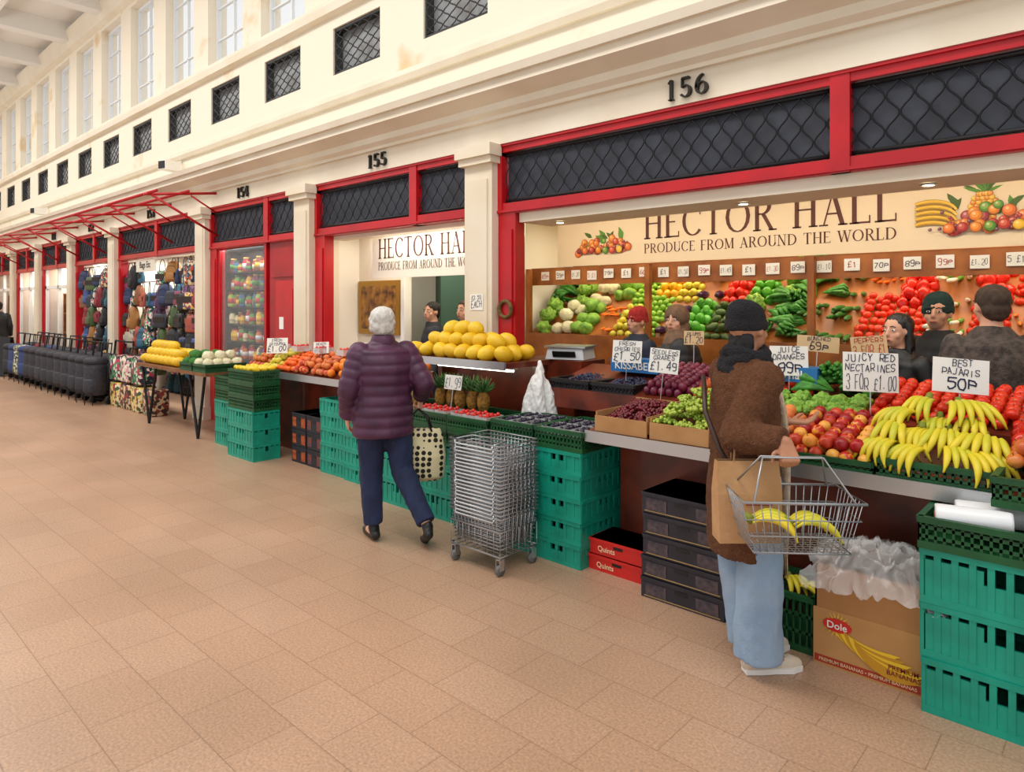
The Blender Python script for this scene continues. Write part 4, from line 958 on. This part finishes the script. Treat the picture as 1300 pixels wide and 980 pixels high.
thing('sandwich_board', [('panel', MB().cbox((0,-.12,.45), (.5,.02,.9), (-.2,0,0)).mesh(BLACK)), ('panel', MB().cbox((0,.12,.45), (.5,.02,.9), (.2,0,0)).mesh(BLACK))], (-19.3, 3.6, 0), .6, 'black sandwich board standing outside shop', 'board')
for x in (-10.9, -18.4):
    thing('wall_camera', [('body', MB().cbox((0,-.2,0), (.16,.26,.14)).mesh(WHITE)), ('lens', MB().cbox((0,-.335,0), (.13,.01,.11)).mesh(BLACK)), ('bracket', MB().tube([(0,0,.1),(0,-.1,.06)], .02, 6).mesh(WHITE))], (x, D-.02, 3.75), .3, 'white security camera bracketed on wall', 'camera', 'wall cameras')

fr = MB()
for y, z in ((3.35, 3.12), (3.75, 3.16)): fr.tube([(-23.5, y, z), (-9.3, y, z)], .02, 6)
aw = [('rail', fr.mesh(RED, True))]
for x in (-9.6,-11.2,-12.8,-14.4,-16,-17.6,-19.2,-20.8,-22.4):
    q = MB(); q.tube([(x,4.25,3.22),(x,3.3,3.1)], .02, 6); q.tube([(x,4.28,2.62),(x,3.4,3.1)], .017, 6); q.tube([(x,4.25,2.95),(x,3.9,3.15)], .012, 6)
    aw.append(('bracket', q.mesh(RED, True)))
thing('awning_frame', aw, (0,0,0), 0, 'red metal awning frame with diagonal brackets', 'awning frame')

# ================================================================== WIRE BASKETS
def basket_mesh(w, d, h, r=.0028, tp=.86):
    mb = MB()
    def P(u, v, t): s = tp+(1-tp)*t; return (u*w/2*s, v*d/2*s, h*t)
    def loop(t, r_): mb.tube([P(-1,-1,t), P(1,-1,t), P(1,1,t), P(-1,1,t)], r_, 5, closed=True)
    loop(1, r*2.1); loop(.66, r); loop(.33, r); loop(0, r*1.3)
    nx, ny = 14, 9
    for i in range(1, nx):
        u = -1+2*i/nx; mb.tube([P(u,-1,1), P(u,-1,0), P(u,1,0), P(u,1,1)], r*.8, 4)
    for j in range(1, ny):
        v = -1+2*j/ny; mb.tube([P(-1,v,1), P(-1,v,0), P(1,v,0), P(1,v,1)], r*.8, 4)
    return mb.mesh(WIRE, True)
B1 = basket_mesh(.45, .35, .19, .003, .9)
H1 = MB().tube([(-.17,-.172,.19),(-.15,-.04,.196),(.15,-.04,.196),(.17,-.172,.19)], .005, 6).mesh(WIRE, True)
H2 = MB().tube([(-.17,-.178,.185),(-.165,-.182,.165),(.165,-.182,.165),(.17,-.178,.185)], .006, 6).mesh(mat('#c9ccce', rough=.3, metal=.5), True)
for i in range(20):
    thing('wire_basket', [('basket', B1), ('handle', H1), ('handle', H2)], (-3.085+R.uniform(-.004,.004), 3.17+R.uniform(-.003,.003), .16+i*.0235), R.uniform(-.015,.015), 'silver wire shopping basket nested in stack', 'basket', 'nested shopping baskets')
cg = MB()
for z in (.12, .27): cg.tube([(-.22,-.17,z),(.22,-.17,z),(.22,.17,z),(-.22,.17,z)], .006, 6, closed=True)
for i in range(9):
    x = -.22+.44*i/8; cg.tube([(x,-.17,.27),(x,-.17,.12),(x,.17,.12),(x,.17,.27)], .003, 4)
for i in range(1, 6):
    y = -.17+.34*i/6; cg.tube([(-.22,y,.27),(-.22,y,.12),(.22,y,.12),(.22,y,.27)], .003, 4)
wl = MB().rev([(.008,-.012),(.034,-.012),(.036,0),(.034,.012),(.008,.012)], 16, M=Euler((0,pi/2,0)).to_matrix().to_4x4()).mesh(mat('#6a6a6a', rough=.6), True)
fk = MB(); fk.box(-.018,-.014,-.02,.02,.0,.07); fk.box(.014,.018,-.02,.02,0,.07); fk.box(-.018,.018,-.02,.02,.066,.072); fk.tube([(0,0,.07),(0,.0,.1)], .008, 6); fk = fk.mesh(METAL)
pt = [('frame', cg.mesh(WIRE, True))]
for sx in (-1,1):
    for sy in (-1,1): pt += [('caster_fork', fk, (sx*.2, sy*.15, .035)), ('wheel', wl, (sx*.2, sy*.15, .036))]
thing('basket_dolly', pt, (-3.085, 3.17, 0), 0, 'wire dolly on casters under basket stack', 'dolly')

# ================================================================== PEOPLE
def lerp_rings(keys, n, scal=0, per=.065):
    out = []
    z0, z1 = keys[0][0], keys[-1][0]
    for i in range(n+1):
        z = z0+(z1-z0)*i/n
        for a, c in zip(keys, keys[1:]):
            if a[0] <= z <= c[0]+1e-6:
                t = (z-a[0])/(c[0]-a[0]); t = t*t*(3-2*t)
                q = [a[j]+(c[j]-a[j])*t for j in range(1, 5)]; break
        s = scal*(abs(math.sin(pi*(z-z0)/per))**.6-.6) if scal and z < z1-.08 else 0
        out.append(((q[2], q[3], z), q[0]+s, q[1]+s))
    return out
def hand(mb, w, d, side, nsign, curl=.5):
    w = Vector(w); d = Vector(d).normalized(); side = Vector(side); side = (side-d*side.dot(d)).normalized(); nrm = d.cross(side)*nsign
    for i, o in enumerate((-.03,-.01,.01,.03)):
        b0 = w+side*o*.5; b1 = w+d*.085+side*o
        mb.cap([b0, b1], [.016, .0125], 8)
        L_ = (.062,.074,.07,.055)[i]; p = b1; an = 0; pts = [p]
        for s in (.45,.32,.23):
            an += curl*1.2; dd = d*math.cos(an)+nrm*math.sin(an)
            p = p+dd*L_*s*1.15; pts.append(p)
        mb.cap(pts, [.0095,.009,.0085,.0075], 8)
    b = w+d*.025-side*.025; q = b+(d*.5-side*.7+nrm*.3).normalized()*.042
    mb.cap([b, q, q+(d*.85-side*.2+nrm*.5).normalized()*.034], [.014,.0105,.009], 8)
def V3(*a): return Vector(a)
SHOEB = mat('#1c1a1a', rough=.5)
def human(loc, head_ang, H, label, coat, legs_m, skin=None, pose=None, turn=0, zb=.78, bulk=.015, scal=0, hair=None, hairstyle='short', hat=None, shoe=None, sole=None, legr=(.1,.075,.06), voxel=.012, coat_keys=None, sleeve=(.07,.058,.045), tilt=0, collar=None, hem=None, cw=.007, cf=13, extras=()):
    skin = skin or SKIN
    J = dict(hR=V3(.09,0,.9), kR=V3(.1,.02,.49), aR=V3(.1,0,.09), hL=V3(-.09,0,.9), kL=V3(-.1,.02,.49), aL=V3(-.1,0,.09), tR=V3(.11,.15,.035), tL=V3(-.11,.15,.035),
             sR=V3(.175,0,1.385), eR=V3(.235,-.03,1.11), wR=V3(.245,.06,.87), sL=V3(-.175,0,1.385), eL=V3(-.235,-.03,1.11), wL=V3(-.245,.06,.87), cR=.35, cL=.35)
    if pose: J.update(pose)
    s = H/1.7
    root = ob('person', None, loc, (0,0,head_ang), None, s, label, 'person')
    hc = V3(0, .02, 1.585); RM = Matrix.Rotation(turn, 3, 'Z') @ Matrix.Rotation(tilt, 3, 'X')
    def hp(*a): return hc+RM @ Vector(a)
    b_ = MB()
    b_.rings(lerp_rings([(.84,.13,.09,0,0),(.93,.16,.105,0,0),(1.08,.13,.09,0,.005),(1.27,.155,.11,0,.0),(1.38,.165,.085,0,-.01),(1.43,.08,.06,0,-.005),(1.5,.052,.054,0,.005),(1.54,.05,.052,0,.01)], 24))
    rt = (0, 0, turn)
    b_.ell(hp(0,-.012,.022), (.076,.094,.092), 18, 12, rt); b_.ell(hp(0,.022,-.04), (.056,.066,.07), 16, 10, rt); b_.ell(hp(0,.052,-.083), (.026,.024,.02), 10, 8, rt)
    b_.cap([hp(0,.085,.018), hp(0,.102,-.018)], [.008,.012], 8); b_.ell(hp(0,.097,-.022), (.016,.011,.009), 8, 6, rt)
    for q in (-1, 1): b_.ell(hp(q*.077,-.005,-.005), (.01,.02,.03), 8, 8, rt); b_.ell(hp(q*.042,.055,-.025), (.022,.022,.022), 8, 6)
    b_.ell(hp(0,.083,-.055), (.026,.011,.011), 10, 6, rt)
    for q in 'RL':
        b_.cap([J['h'+q], (J['h'+q]+J['k'+q])/2, J['k'+q], J['a'+q]], [.085,.072,.052,.036]); b_.cap([J['a'+q]-V3(0,0,.03), J['t'+q]], [.038,.03])
        b_.cap([J['s'+q], J['e'+q], J['w'+q]], [.05,.038,.026])
        d = J['w'+q]-J['e'+q]; sd = J.get('side'+q, V3(0, -1, 0)); hand(b_, J['w'+q], J.get('d'+q, d), sd, J.get('n'+q, 1 if q == 'R' else -1), J['c'+q])
    ob('body', bake(b_, .0075 if voxel < .01 else .009, skin, 2), parent=root)
    for q in (-1, 1):
        e_ = MB(); e_.ell(hp(q*.031,.078,.012), (.0125,.008,.007), 10, 6, rt); e_.cur = 1; e_.ell(hp(q*.031,.084,.012), (.0058,.004,.0058), 8, 6, rt)
        ob('eye', e_.mesh([mat('#f0ece6', rough=.3), mat('#20150f', rough=.2)], True), parent=root)
        ob('eyebrow', MB().cap([hp(q*.048,.08,.032), hp(q*.031,.088,.037), hp(q*.015,.087,.033)], [.003,.0042,.0035], 6).mesh(mat('#2a1c14', rough=.8), True), parent=root)
    ob('mouth', MB().ell(hp(0,.093,-.053), (.022,.006,.006), 12, 6, rt).mesh(mat('#a8504a', rough=.5), True), parent=root)
    t_ = MB(); t_.rings(lerp_rings([(.8,.13,.11,0,0),(.9,.172,.125,0,0),(1.02,.155,.112,0,0)], 8))
    for q in 'RL':
        h_, k_, a_ = J['h'+q], J['k'+q], J['a'+q]
        end = k_+(a_-k_)*(.94 if not hem else hem)
        t_.tube([h_+V3(0,0,.02), (h_+k_)/2, k_, (k_+a_)/2, end], [legr[0], (legr[0]+legr[1])/2+.004, legr[1], (legr[1]+legr[2])/2, legr[2]], 18)
    ob('trousers', wrinkle(bake(t_, voxel, legs_m, 3), .008, 14), parent=root)
    for q in 'RL':
        s_ = MB(); a_, t0 = J['a'+q], J['t'+q]; d = (t0-a_); d.z = 0; d = d.normalized(); hl = a_-d*.045; hl.z = a_.z-.045
        s_.cap([a_-V3(0,0,.0), hl, t0], [.042,.036,.034], 12); s_.cap([t0, t0+d*.04+V3(0,0,-.005)], [.038,.028], 12)
        ob('shoe', bake(s_, .008, shoe or SHOEB, 2), parent=root)
        if sole:
            p0, p1 = hl-d*.02, t0+d*.06; pp = Vector((-d.y, d.x, 0)); vs = []
            for zz in (.002, .026):
                for t_a, ww in ((0,.028),(.25,.036),(.5,.036),(.8,.045),(1,.025)): c_ = p0.lerp(p1, t_a)+pp*ww; vs.append((c_.x, c_.y, zz))
                for t_a, ww in ((1,.025),(.8,.045),(.5,.036),(.25,.036),(0,.028)): c_ = p0.lerp(p1, t_a)-pp*ww; vs.append((c_.x, c_.y, zz))
            so = MB().add(vs, [tuple(range(10))[::-1], tuple(range(10,20))]+[(i, (i+1) % 10, 10+(i+1) % 10, 10+i) for i in range(10)])
            ob('sole', so.mesh(sole), parent=root)
    c_ = MB(); bk = bulk
    keys = coat_keys or [(zb,.178+bk,.135+bk,0,0),(.95,.175+bk,.13+bk,0,0),(1.09,.16+bk,.118+bk,0,0),(1.27,.18+bk,.132+bk,0,0),(1.37,.185+bk*.7,.11+bk*.8,0,-.005),(1.43,.12,.09,0,0),(1.475,.075,.078,0,.005)]
    c_.rings(lerp_rings(keys, 60 if scal else 26, scal, .075), 28)
    for q in 'RL':
        pts = []; rs = []
        A = [J['s'+q]-V3(0,0,.02), J['e'+q], J['w'+q]-(J['w'+q]-J['e'+q])*.02]
        for seg_ in (0, 1):
            for i in range(12):
                t = i/12; pts.append(A[seg_].lerp(A[seg_+1], t)); r_ = sleeve[seg_]+(sleeve[seg_+1]-sleeve[seg_])*t
                rs.append(r_+(scal*.6*(abs(math.sin(pi*(i+seg_*12)/3.))**.6-.5) if scal else 0))
        pts.append(A[2]); rs.append(sleeve[2])
        c_.tube(pts, rs, 14); c_.ell(A[0], (sleeve[0],)*3, 12, 8); c_.ell(A[1], (sleeve[1],)*3, 12, 8)
    cm = wrinkle(bake(c_, min(voxel, .011), coat, 2), .004 if scal else cw, cf)
    if cf > 13: cm = wrinkle(cm, .0045, 75, 1)
    ob('coat', cm, parent=root)
    if collar:
        ob('collar', bake(MB().rings([((0,-.0,1.43),.1,.095),((0,.0,1.47),.088,.088),((0,.005,1.5),.078,.08)], 20), .01, collar, 2), parent=root)
    if hair:
        h_ = MB()
        if hairstyle == 'short':
            h_.ell(hp(0,-.022,.042), (.086,.095,.085), 18, 12, rt); h_.ell(hp(0,-.05,-.01), (.074,.06,.075), 16, 10, rt)
        elif hairstyle == 'bob':
            h_.ell(hp(0,-.025,.04), (.093,.098,.085), 18, 12, rt); h_.ell(hp(0,-.045,-.02), (.088,.07,.075), 16, 10, rt)
            for i in range(30):
                a = i*2.4; zz = -.06+.15*i/30; rr_ = math.sqrt(max(.1, 1-(zz/.12)**2)); h_.ell(hp(.078*rr_*math.cos(a), -.035+.062*rr_*math.sin(a), zz), (.024,.024,.03), 8, 6)
        elif hairstyle == 'long':
            h_.ell(hp(0,-.026,.042), (.088,.094,.085), 18, 12, rt); h_.ell(hp(0,-.06,-.08), (.085,.05,.16), 16, 12, rt)
            for q in (-1, 1): h_.cap([hp(q*.072,-.01,.04), hp(q*.082,-.01,-.08), hp(q*.085,.01,-.22)], [.022,.026,.018], 8)
        elif hairstyle == 'back':
            h_.ell(hp(0,-.05,-.06), (.07,.045,.09), 16, 10, rt)
        ob('hair', wrinkle(bake(h_, .007, hair, 1), .004, 60), parent=root)
    if hat:
        h_ = MB()
        if hat[1] == 'scarf':
            h_.ell(hp(0,-.03,.035), (.105,.11,.105), 18, 12, rt); h_.ell(hp(0,-.045,-.06), (.105,.085,.11), 16, 12, rt); h_.rings([((0,0,1.36),.17,.14),((0,0,1.42),.14,.12),((0,0,1.47),.115,.105),((0,.0,1.52),.09,.07)], 18)
        else:
            def rg(z, a, b2, oy=-.016): c0 = hp(0, oy, z); return ((c0.x, c0.y, c0.z), a, b2)
            h_.rings([rg(-.004,.08,.097),rg(.004,.085,.101),rg(.03,.086,.102),rg(.042,.084,.1)], 24)
            h_.rings([rg(.03,.081,.096),rg(.07,.082,.095,-.02),rg(.1,.075,.085,-.024),rg(.122,.06,.066,-.03),rg(.138,.04,.044,-.036),rg(.145,.018,.02,-.04)], 24)
        ob('headscarf' if hat[1] == 'scarf' else 'hat', wrinkle(bake(h_, .006, hat[0], 1), .003, 34), parent=root)
    for nm, me_, lb in extras: ob(nm, me_, parent=root, label=lb)
    return root
PURP = mat('#54294a', '#41203a', .5, scale=6)
human((-3.97, 2.95, 0), 1.2, 1.64, 'person with short white hair in purple quilted coat, walking past stalls', PURP, DENIMD, scal=.016, bulk=.045, zb=.76, hair=mat('#e6e4de', '#d0cdc6', .8, scale=40, bump=.8), hairstyle='bob', turn=-.3,
   pose=dict(hL=V3(-.08,0,.9), kL=V3(-.08,.05,.49), aL=V3(-.07,.0,.09), tL=V3(-.08,.14,.035), hR=V3(.09,-.01,.9), kR=V3(.13,-.06,.5), aR=V3(.22,-.36,.16), tR=V3(.24,-.25,.04),
             eR=V3(.28,-.11,1.14), wR=V3(.31,.06,1.02), dR=V3(0,.15,-1), eL=V3(-.26,-.03,1.12), wL=V3(-.24,.08,.9), cR=1.0), collar=PURP, legr=(.11,.085,.066), sleeve=(.088,.078,.06), voxel=.009)
TOTE = bpy.data.materials.new('tote'); TOTE.use_nodes = True
nt = TOTE.node_tree; N = nt.nodes; L = nt.links; b = N['Principled BSDF']; b.inputs['Roughness'].default_value = .8
tc = N.new('ShaderNodeTexCoord'); v_ = N.new('ShaderNodeTexVoronoi'); v_.inputs['Scale'].default_value = 24; v_.inputs['Randomness'].default_value = .2; L.new(tc.outputs['Object'], v_.inputs['Vector'])
cr = N.new('ShaderNodeValToRGB'); cr.color_ramp.interpolation = 'CONSTANT'; cr.color_ramp.elements[0].color = lin('#1c1a15'); cr.color_ramp.elements[1].position = .4; cr.color_ramp.elements[1].color = lin('#e0d5ac')
L.new(v_.outputs['Distance'], cr.inputs[0]); L.new(cr.outputs[0], b.inputs['Base Color'])
tb = MB(); tb.rings([((0,0,0),.15,.05),((0,0,.03),.19,.08),((0,0,.18),.2,.085),((0,0,.33),.18,.05),((0,0,.38),.16,.03)], 24)
th = MB()
for y in (-.03,.03): th.tube([(-.1,y,.36),(-.06,y*.8,.47),(0,y*.3,.52),(.06,y*.8,.47),(.1,y,.36)], .008, 6)
ca, sa = math.cos(1.2), math.sin(1.2); wx, wy = .315*.965, .085*.965
thing('tote_bag', [('body', bake(tb, .01, TOTE, 2)), ('handles', th.mesh(BLACK, True))], (-3.97+wx*ca-wy*sa+.04, 2.95+wx*sa+wy*ca-.05, .375), .75, 'cream tote bag with black round pattern, carried', 'bag')
TEDDY = mat('#74482a', '#653c20', .95, scale=60, bump=1.8, bscale=170)
KNIT = mat('#17171b', '#1d1d23', .95, scale=60, bump=1.5, bscale=120)
BEIGE = mat('#c9b59a', '#b09a80', .9, scale=30, bump=.6)
q = MB(); q.rings([((.02,.175,.52),.06,.016),((.02,.178,.6),.062,.018),((.02,.185,.8),.058,.02),((.01,.2,1.0),.05,.02),((.0,.19,1.2),.04,.02),((.0,.15,1.36),.035,.02)], 14)
for i in range(7): q.tube([(-.03+i*.017,.176,.54),(-.035+i*.018,.178,.42)], [.006,.004], 5)
tail = wrinkle(q.mesh(BEIGE, True), .006, 30)
mb = MB()
for i in range(3):
    z = 1.405+i*.036; mb.tube([((.108-.01*i)*math.cos(a*pi/9), (.106-.008*i)*math.sin(a*pi/9)+.005, z+.012*math.sin(a*.7+i*2)) for a in range(18)], .03, 8, closed=True)
sm = wrinkle(bake(mb, .008, KNIT, 2), .006, 25, 1)
q = MB(); q.tube([(-.1,-.16,1.36),(.0,-.2,1.2),(.12,-.19,1.05),(.18,-.15,.95)], .012, 6); strap = q.mesh(mat('#3a2418', rough=.5), True)
human((-1.355, 3.06, 0), -.6435, 1.66, 'person in brown fleece coat and black beanie, holding wire basket', TEDDY, DENIM, zb=.54, bulk=.03, hat=(KNIT, 'beanie'), hair=mat('#141215', rough=.7), hairstyle='back', turn=.35, skin=SKIN2, cw=.006, cf=14,
   coat_keys=[(.54,.185,.155,0,-.01),(.8,.19,.155,0,-.01),(1.0,.185,.145,0,-.005),(1.2,.19,.15,0,0),(1.35,.19,.13,0,-.005),(1.43,.135,.11,0,0),(1.49,.095,.095,0,.005)],
   pose=dict(aR=V3(.08,.02,.09), tR=V3(.09,.17,.035), aL=V3(-.08,.08,.09), tL=V3(-.09,.22,.035), eR=V3(.19,-.14,1.12), wR=V3(.385,-.03,1.13), cR=1.15, dR=V3(.6,-.1,-.8), sideR=V3(.25,.97,0), nR=-1,
             eL=V3(-.22,.1,1.12), wL=V3(-.12,.3,1.12)), legr=(.115,.1,.112), hem=1.04, sleeve=(.088,.08,.06), shoe=mat('#d9cbb8', rough=.6), sole=WHITE, voxel=.009,
   extras=(('scarf', sm, 'black knitted neck scarf'), ('scarf_tail', tail, 'beige fringed scarf end'), ('bag_strap', strap, 'dark brown leather shoulder strap')))
pbm = MB(); w, d, h = .26, .11, .34
pbm.add([(-w/2,-d/2,0),(w/2,-d/2,0),(w/2,d/2,0),(-w/2,d/2,0),(-w/2-.005,-d*.45,h*.6),(w/2+.005,-d*.45,h*.6),(w/2+.005,d*.45,h*.6),(-w/2-.005,d*.45,h*.6),(-w/2,-d*.2,h),(w/2,-d*.2,h),(w/2,d*.2,h),(-w/2,d*.2,h)],
   [(0,1,2,3),(0,1,5,4),(1,2,6,5),(2,3,7,6),(3,0,4,7),(4,5,9,8),(5,6,10,9),(6,7,11,10),(7,4,8,11)])
hd = MB()
for y in (-.02,.02): hd.tube([(-.06,y,h-.01),(-.055,y,h+.1),(.055,y,h+.1),(.06,y,h-.01)], .004, 5)
thing('paper_bag', [('body', pbm.mesh(mat('#c2966a', '#b28557', .8, scale=5, bump=.6))), ('handles', hd.mesh(mat('#9a7048'))), ('printed_mark', MB().box(-.02,.09,-d*.52,-d*.5,.16,.175).mesh(mat('#8a2a22')), (0,0.0,0))], (-1.245, 2.83, .66), .745, 'brown paper carrier bag with twisted handles', 'bag')
B2 = basket_mesh(.46, .29, .2, .0028, .8)
BX, BY, BZ = -1.035, 2.785, .705
thing('wire_basket', [('basket', B2)]+[('handle', MB().tube([(-.19, sy*.145, .2), (-.12, sy*.01, .345), (.12, sy*.01, .345), (.19, sy*.145, .2)], .0045, 6).mesh(WIRE, True)) for sy in (-1, 1)], (BX, BY, BZ), .68, 'silver wire shopping basket holding bananas', 'basket')
for dx, dy, rz in ((-.1,.03,.0),(.04,-.02,.3)):
    c, s = math.cos(.72), math.sin(.72)
    bunch((BX+dx*c-dy*s-.04, BY+dx*s+dy*c-.02, BZ+.075), rz+.5, 5, 1.0, lab='bunch of bananas in wire basket', grp='bananas in hand basket')
human((-1.12, 4.8, 0), pi*.83, 1.6, 'person with long black hair in black coat, at stall', BLACK, DENIMD, hair=mat('#0e0c0e', rough=.4), hairstyle='long', turn=.15)
human((-.98, 5.22, 0), 2.6, 1.72, 'person in dark green beanie and dark jacket', mat('#26272c', rough=.8), DENIMD, hat=(mat('#1c3a38', rough=.9, bump=1, scale=30), 'beanie'), turn=.5)
human((-.64, 4.8, 0), .35, 1.77, 'person with short dark hair in grey checked jacket, back turned', mat('#5c5149', '#383230', .9, scale=30, bump=.8), DENIMD, hair=mat('#3a2c22', '#4a3a2e', .8, scale=30), hairstyle='short', bulk=.05, turn=.3)
human((-2.72, 4.9, 0), 2.2, 1.64, 'person in brown headscarf and black padded jacket', mat('#1b1b20', rough=.6), DENIMD, hat=(mat('#7a5c46', '#65503c', .9, scale=20), 'scarf'), scal=.012, bulk=.06, sleeve=(.09,.08,.06), turn=1.0)
human((-3.2, 5.08, 0), 2.7, 1.62, 'person in red knitted hat behind counter', mat('#2a3242', rough=.8), DENIMD, hat=(mat('#b02a2a', rough=.9, bump=1, scale=30), 'beanie'), turn=.2)
human((-5.98, 5.15, 0), 2.6, 1.68, 'person with dark hair standing behind melons', mat('#22242a', rough=.8), DENIMD, hair=mat('#20160f', rough=.7), hairstyle='short', turn=.6)
human((-5.5, 5.2, 0), 3.5, 1.7, 'person with brown hair in shop doorway', mat('#2c2e36', rough=.8), DENIMD, hair=mat('#3a281a', rough=.7), hairstyle='short', turn=-.3)
human((-20.5, 3.75, 0), 1.5, 1.7, 'distant person in dark coat by shop', BLACK, DENIMD, hair=mat('#20160f', rough=.7), hairstyle='short')

# ================================================================== LIGHTS
def area(loc, sx, sy, e, col, rot=(0,0,0)):
    l = bpy.data.lights.new('area_light', 'AREA'); l.shape = 'RECTANGLE'; l.size = sx; l.size_y = sy; l.energy = e; l.color = col
    o = bpy.data.objects.new('shop_and_fill_light', l); COL.objects.link(o); o.location = loc; o.rotation_euler = rot  # one name shared by shop ceiling lights and added fills
area((-11, 1.0, 7.05), 26, 1.5, 880, (1, .98, .95))  # unseen overhead panel, added to light the whole arcade
area((-11, 0, 5.4), 26, 1.0, 320, (1, .98, .96), (pi, 0, 0))  # added upward light floating below the beams to brighten the ceiling
area((-1.9, 4.78, 2.53), 4.6, .5, 88, (1, .87, .66), (.5, 0, 0))  # glow of the shop downlights as one panel, tilted to brighten the back display
area((-1.9, 5.85, 2.54), 5.0, .5, 46, (1, .87, .66))  # added light hidden behind the banner to brighten the vegetables
area((-5.9, 4.8, 2.5), 1.8, .25, 12, (1, .93, .82))
area((-5.6, 5.6, 2.5), 1.0, .6, 14, (1, .93, .82))
area((-5.4, 4.42, 2.38), 1.6, .08, 6, (1, .95, .88), (.6, 0, 0))
area((-12, 4.95, 2.5), 3.2, .6, 60, (1, .97, .93))
area((-19, 4.95, 2.5), 9, .6, 140, (1, .97, .93))
area((-9, 4.36, 2.42), 1.2, .06, 5, (1, .95, .9))
w = bpy.data.worlds.new('World'); scene.world = w; w.use_nodes = True
w.node_tree.nodes['Background'].inputs[0].default_value = (.97, .985, 1, 1); w.node_tree.nodes['Background'].inputs[1].default_value = .95
cd = bpy.data.cameras.new('Camera'); cam = bpy.data.objects.new('Camera', cd); COL.objects.link(cam); scene.camera = cam
cam.location = (0, 0, 1.67); cam.rotation_euler = (pi/2, 0, math.atan2(.678, .735)); cd.sensor_width = 36; cd.lens = 24.0; cd.shift_y = -105/1300; cd.clip_end = 200
scene.view_settings.view_transform = 'Standard'; scene.view_settings.look = 'None'; scene.view_settings.exposure = -.08
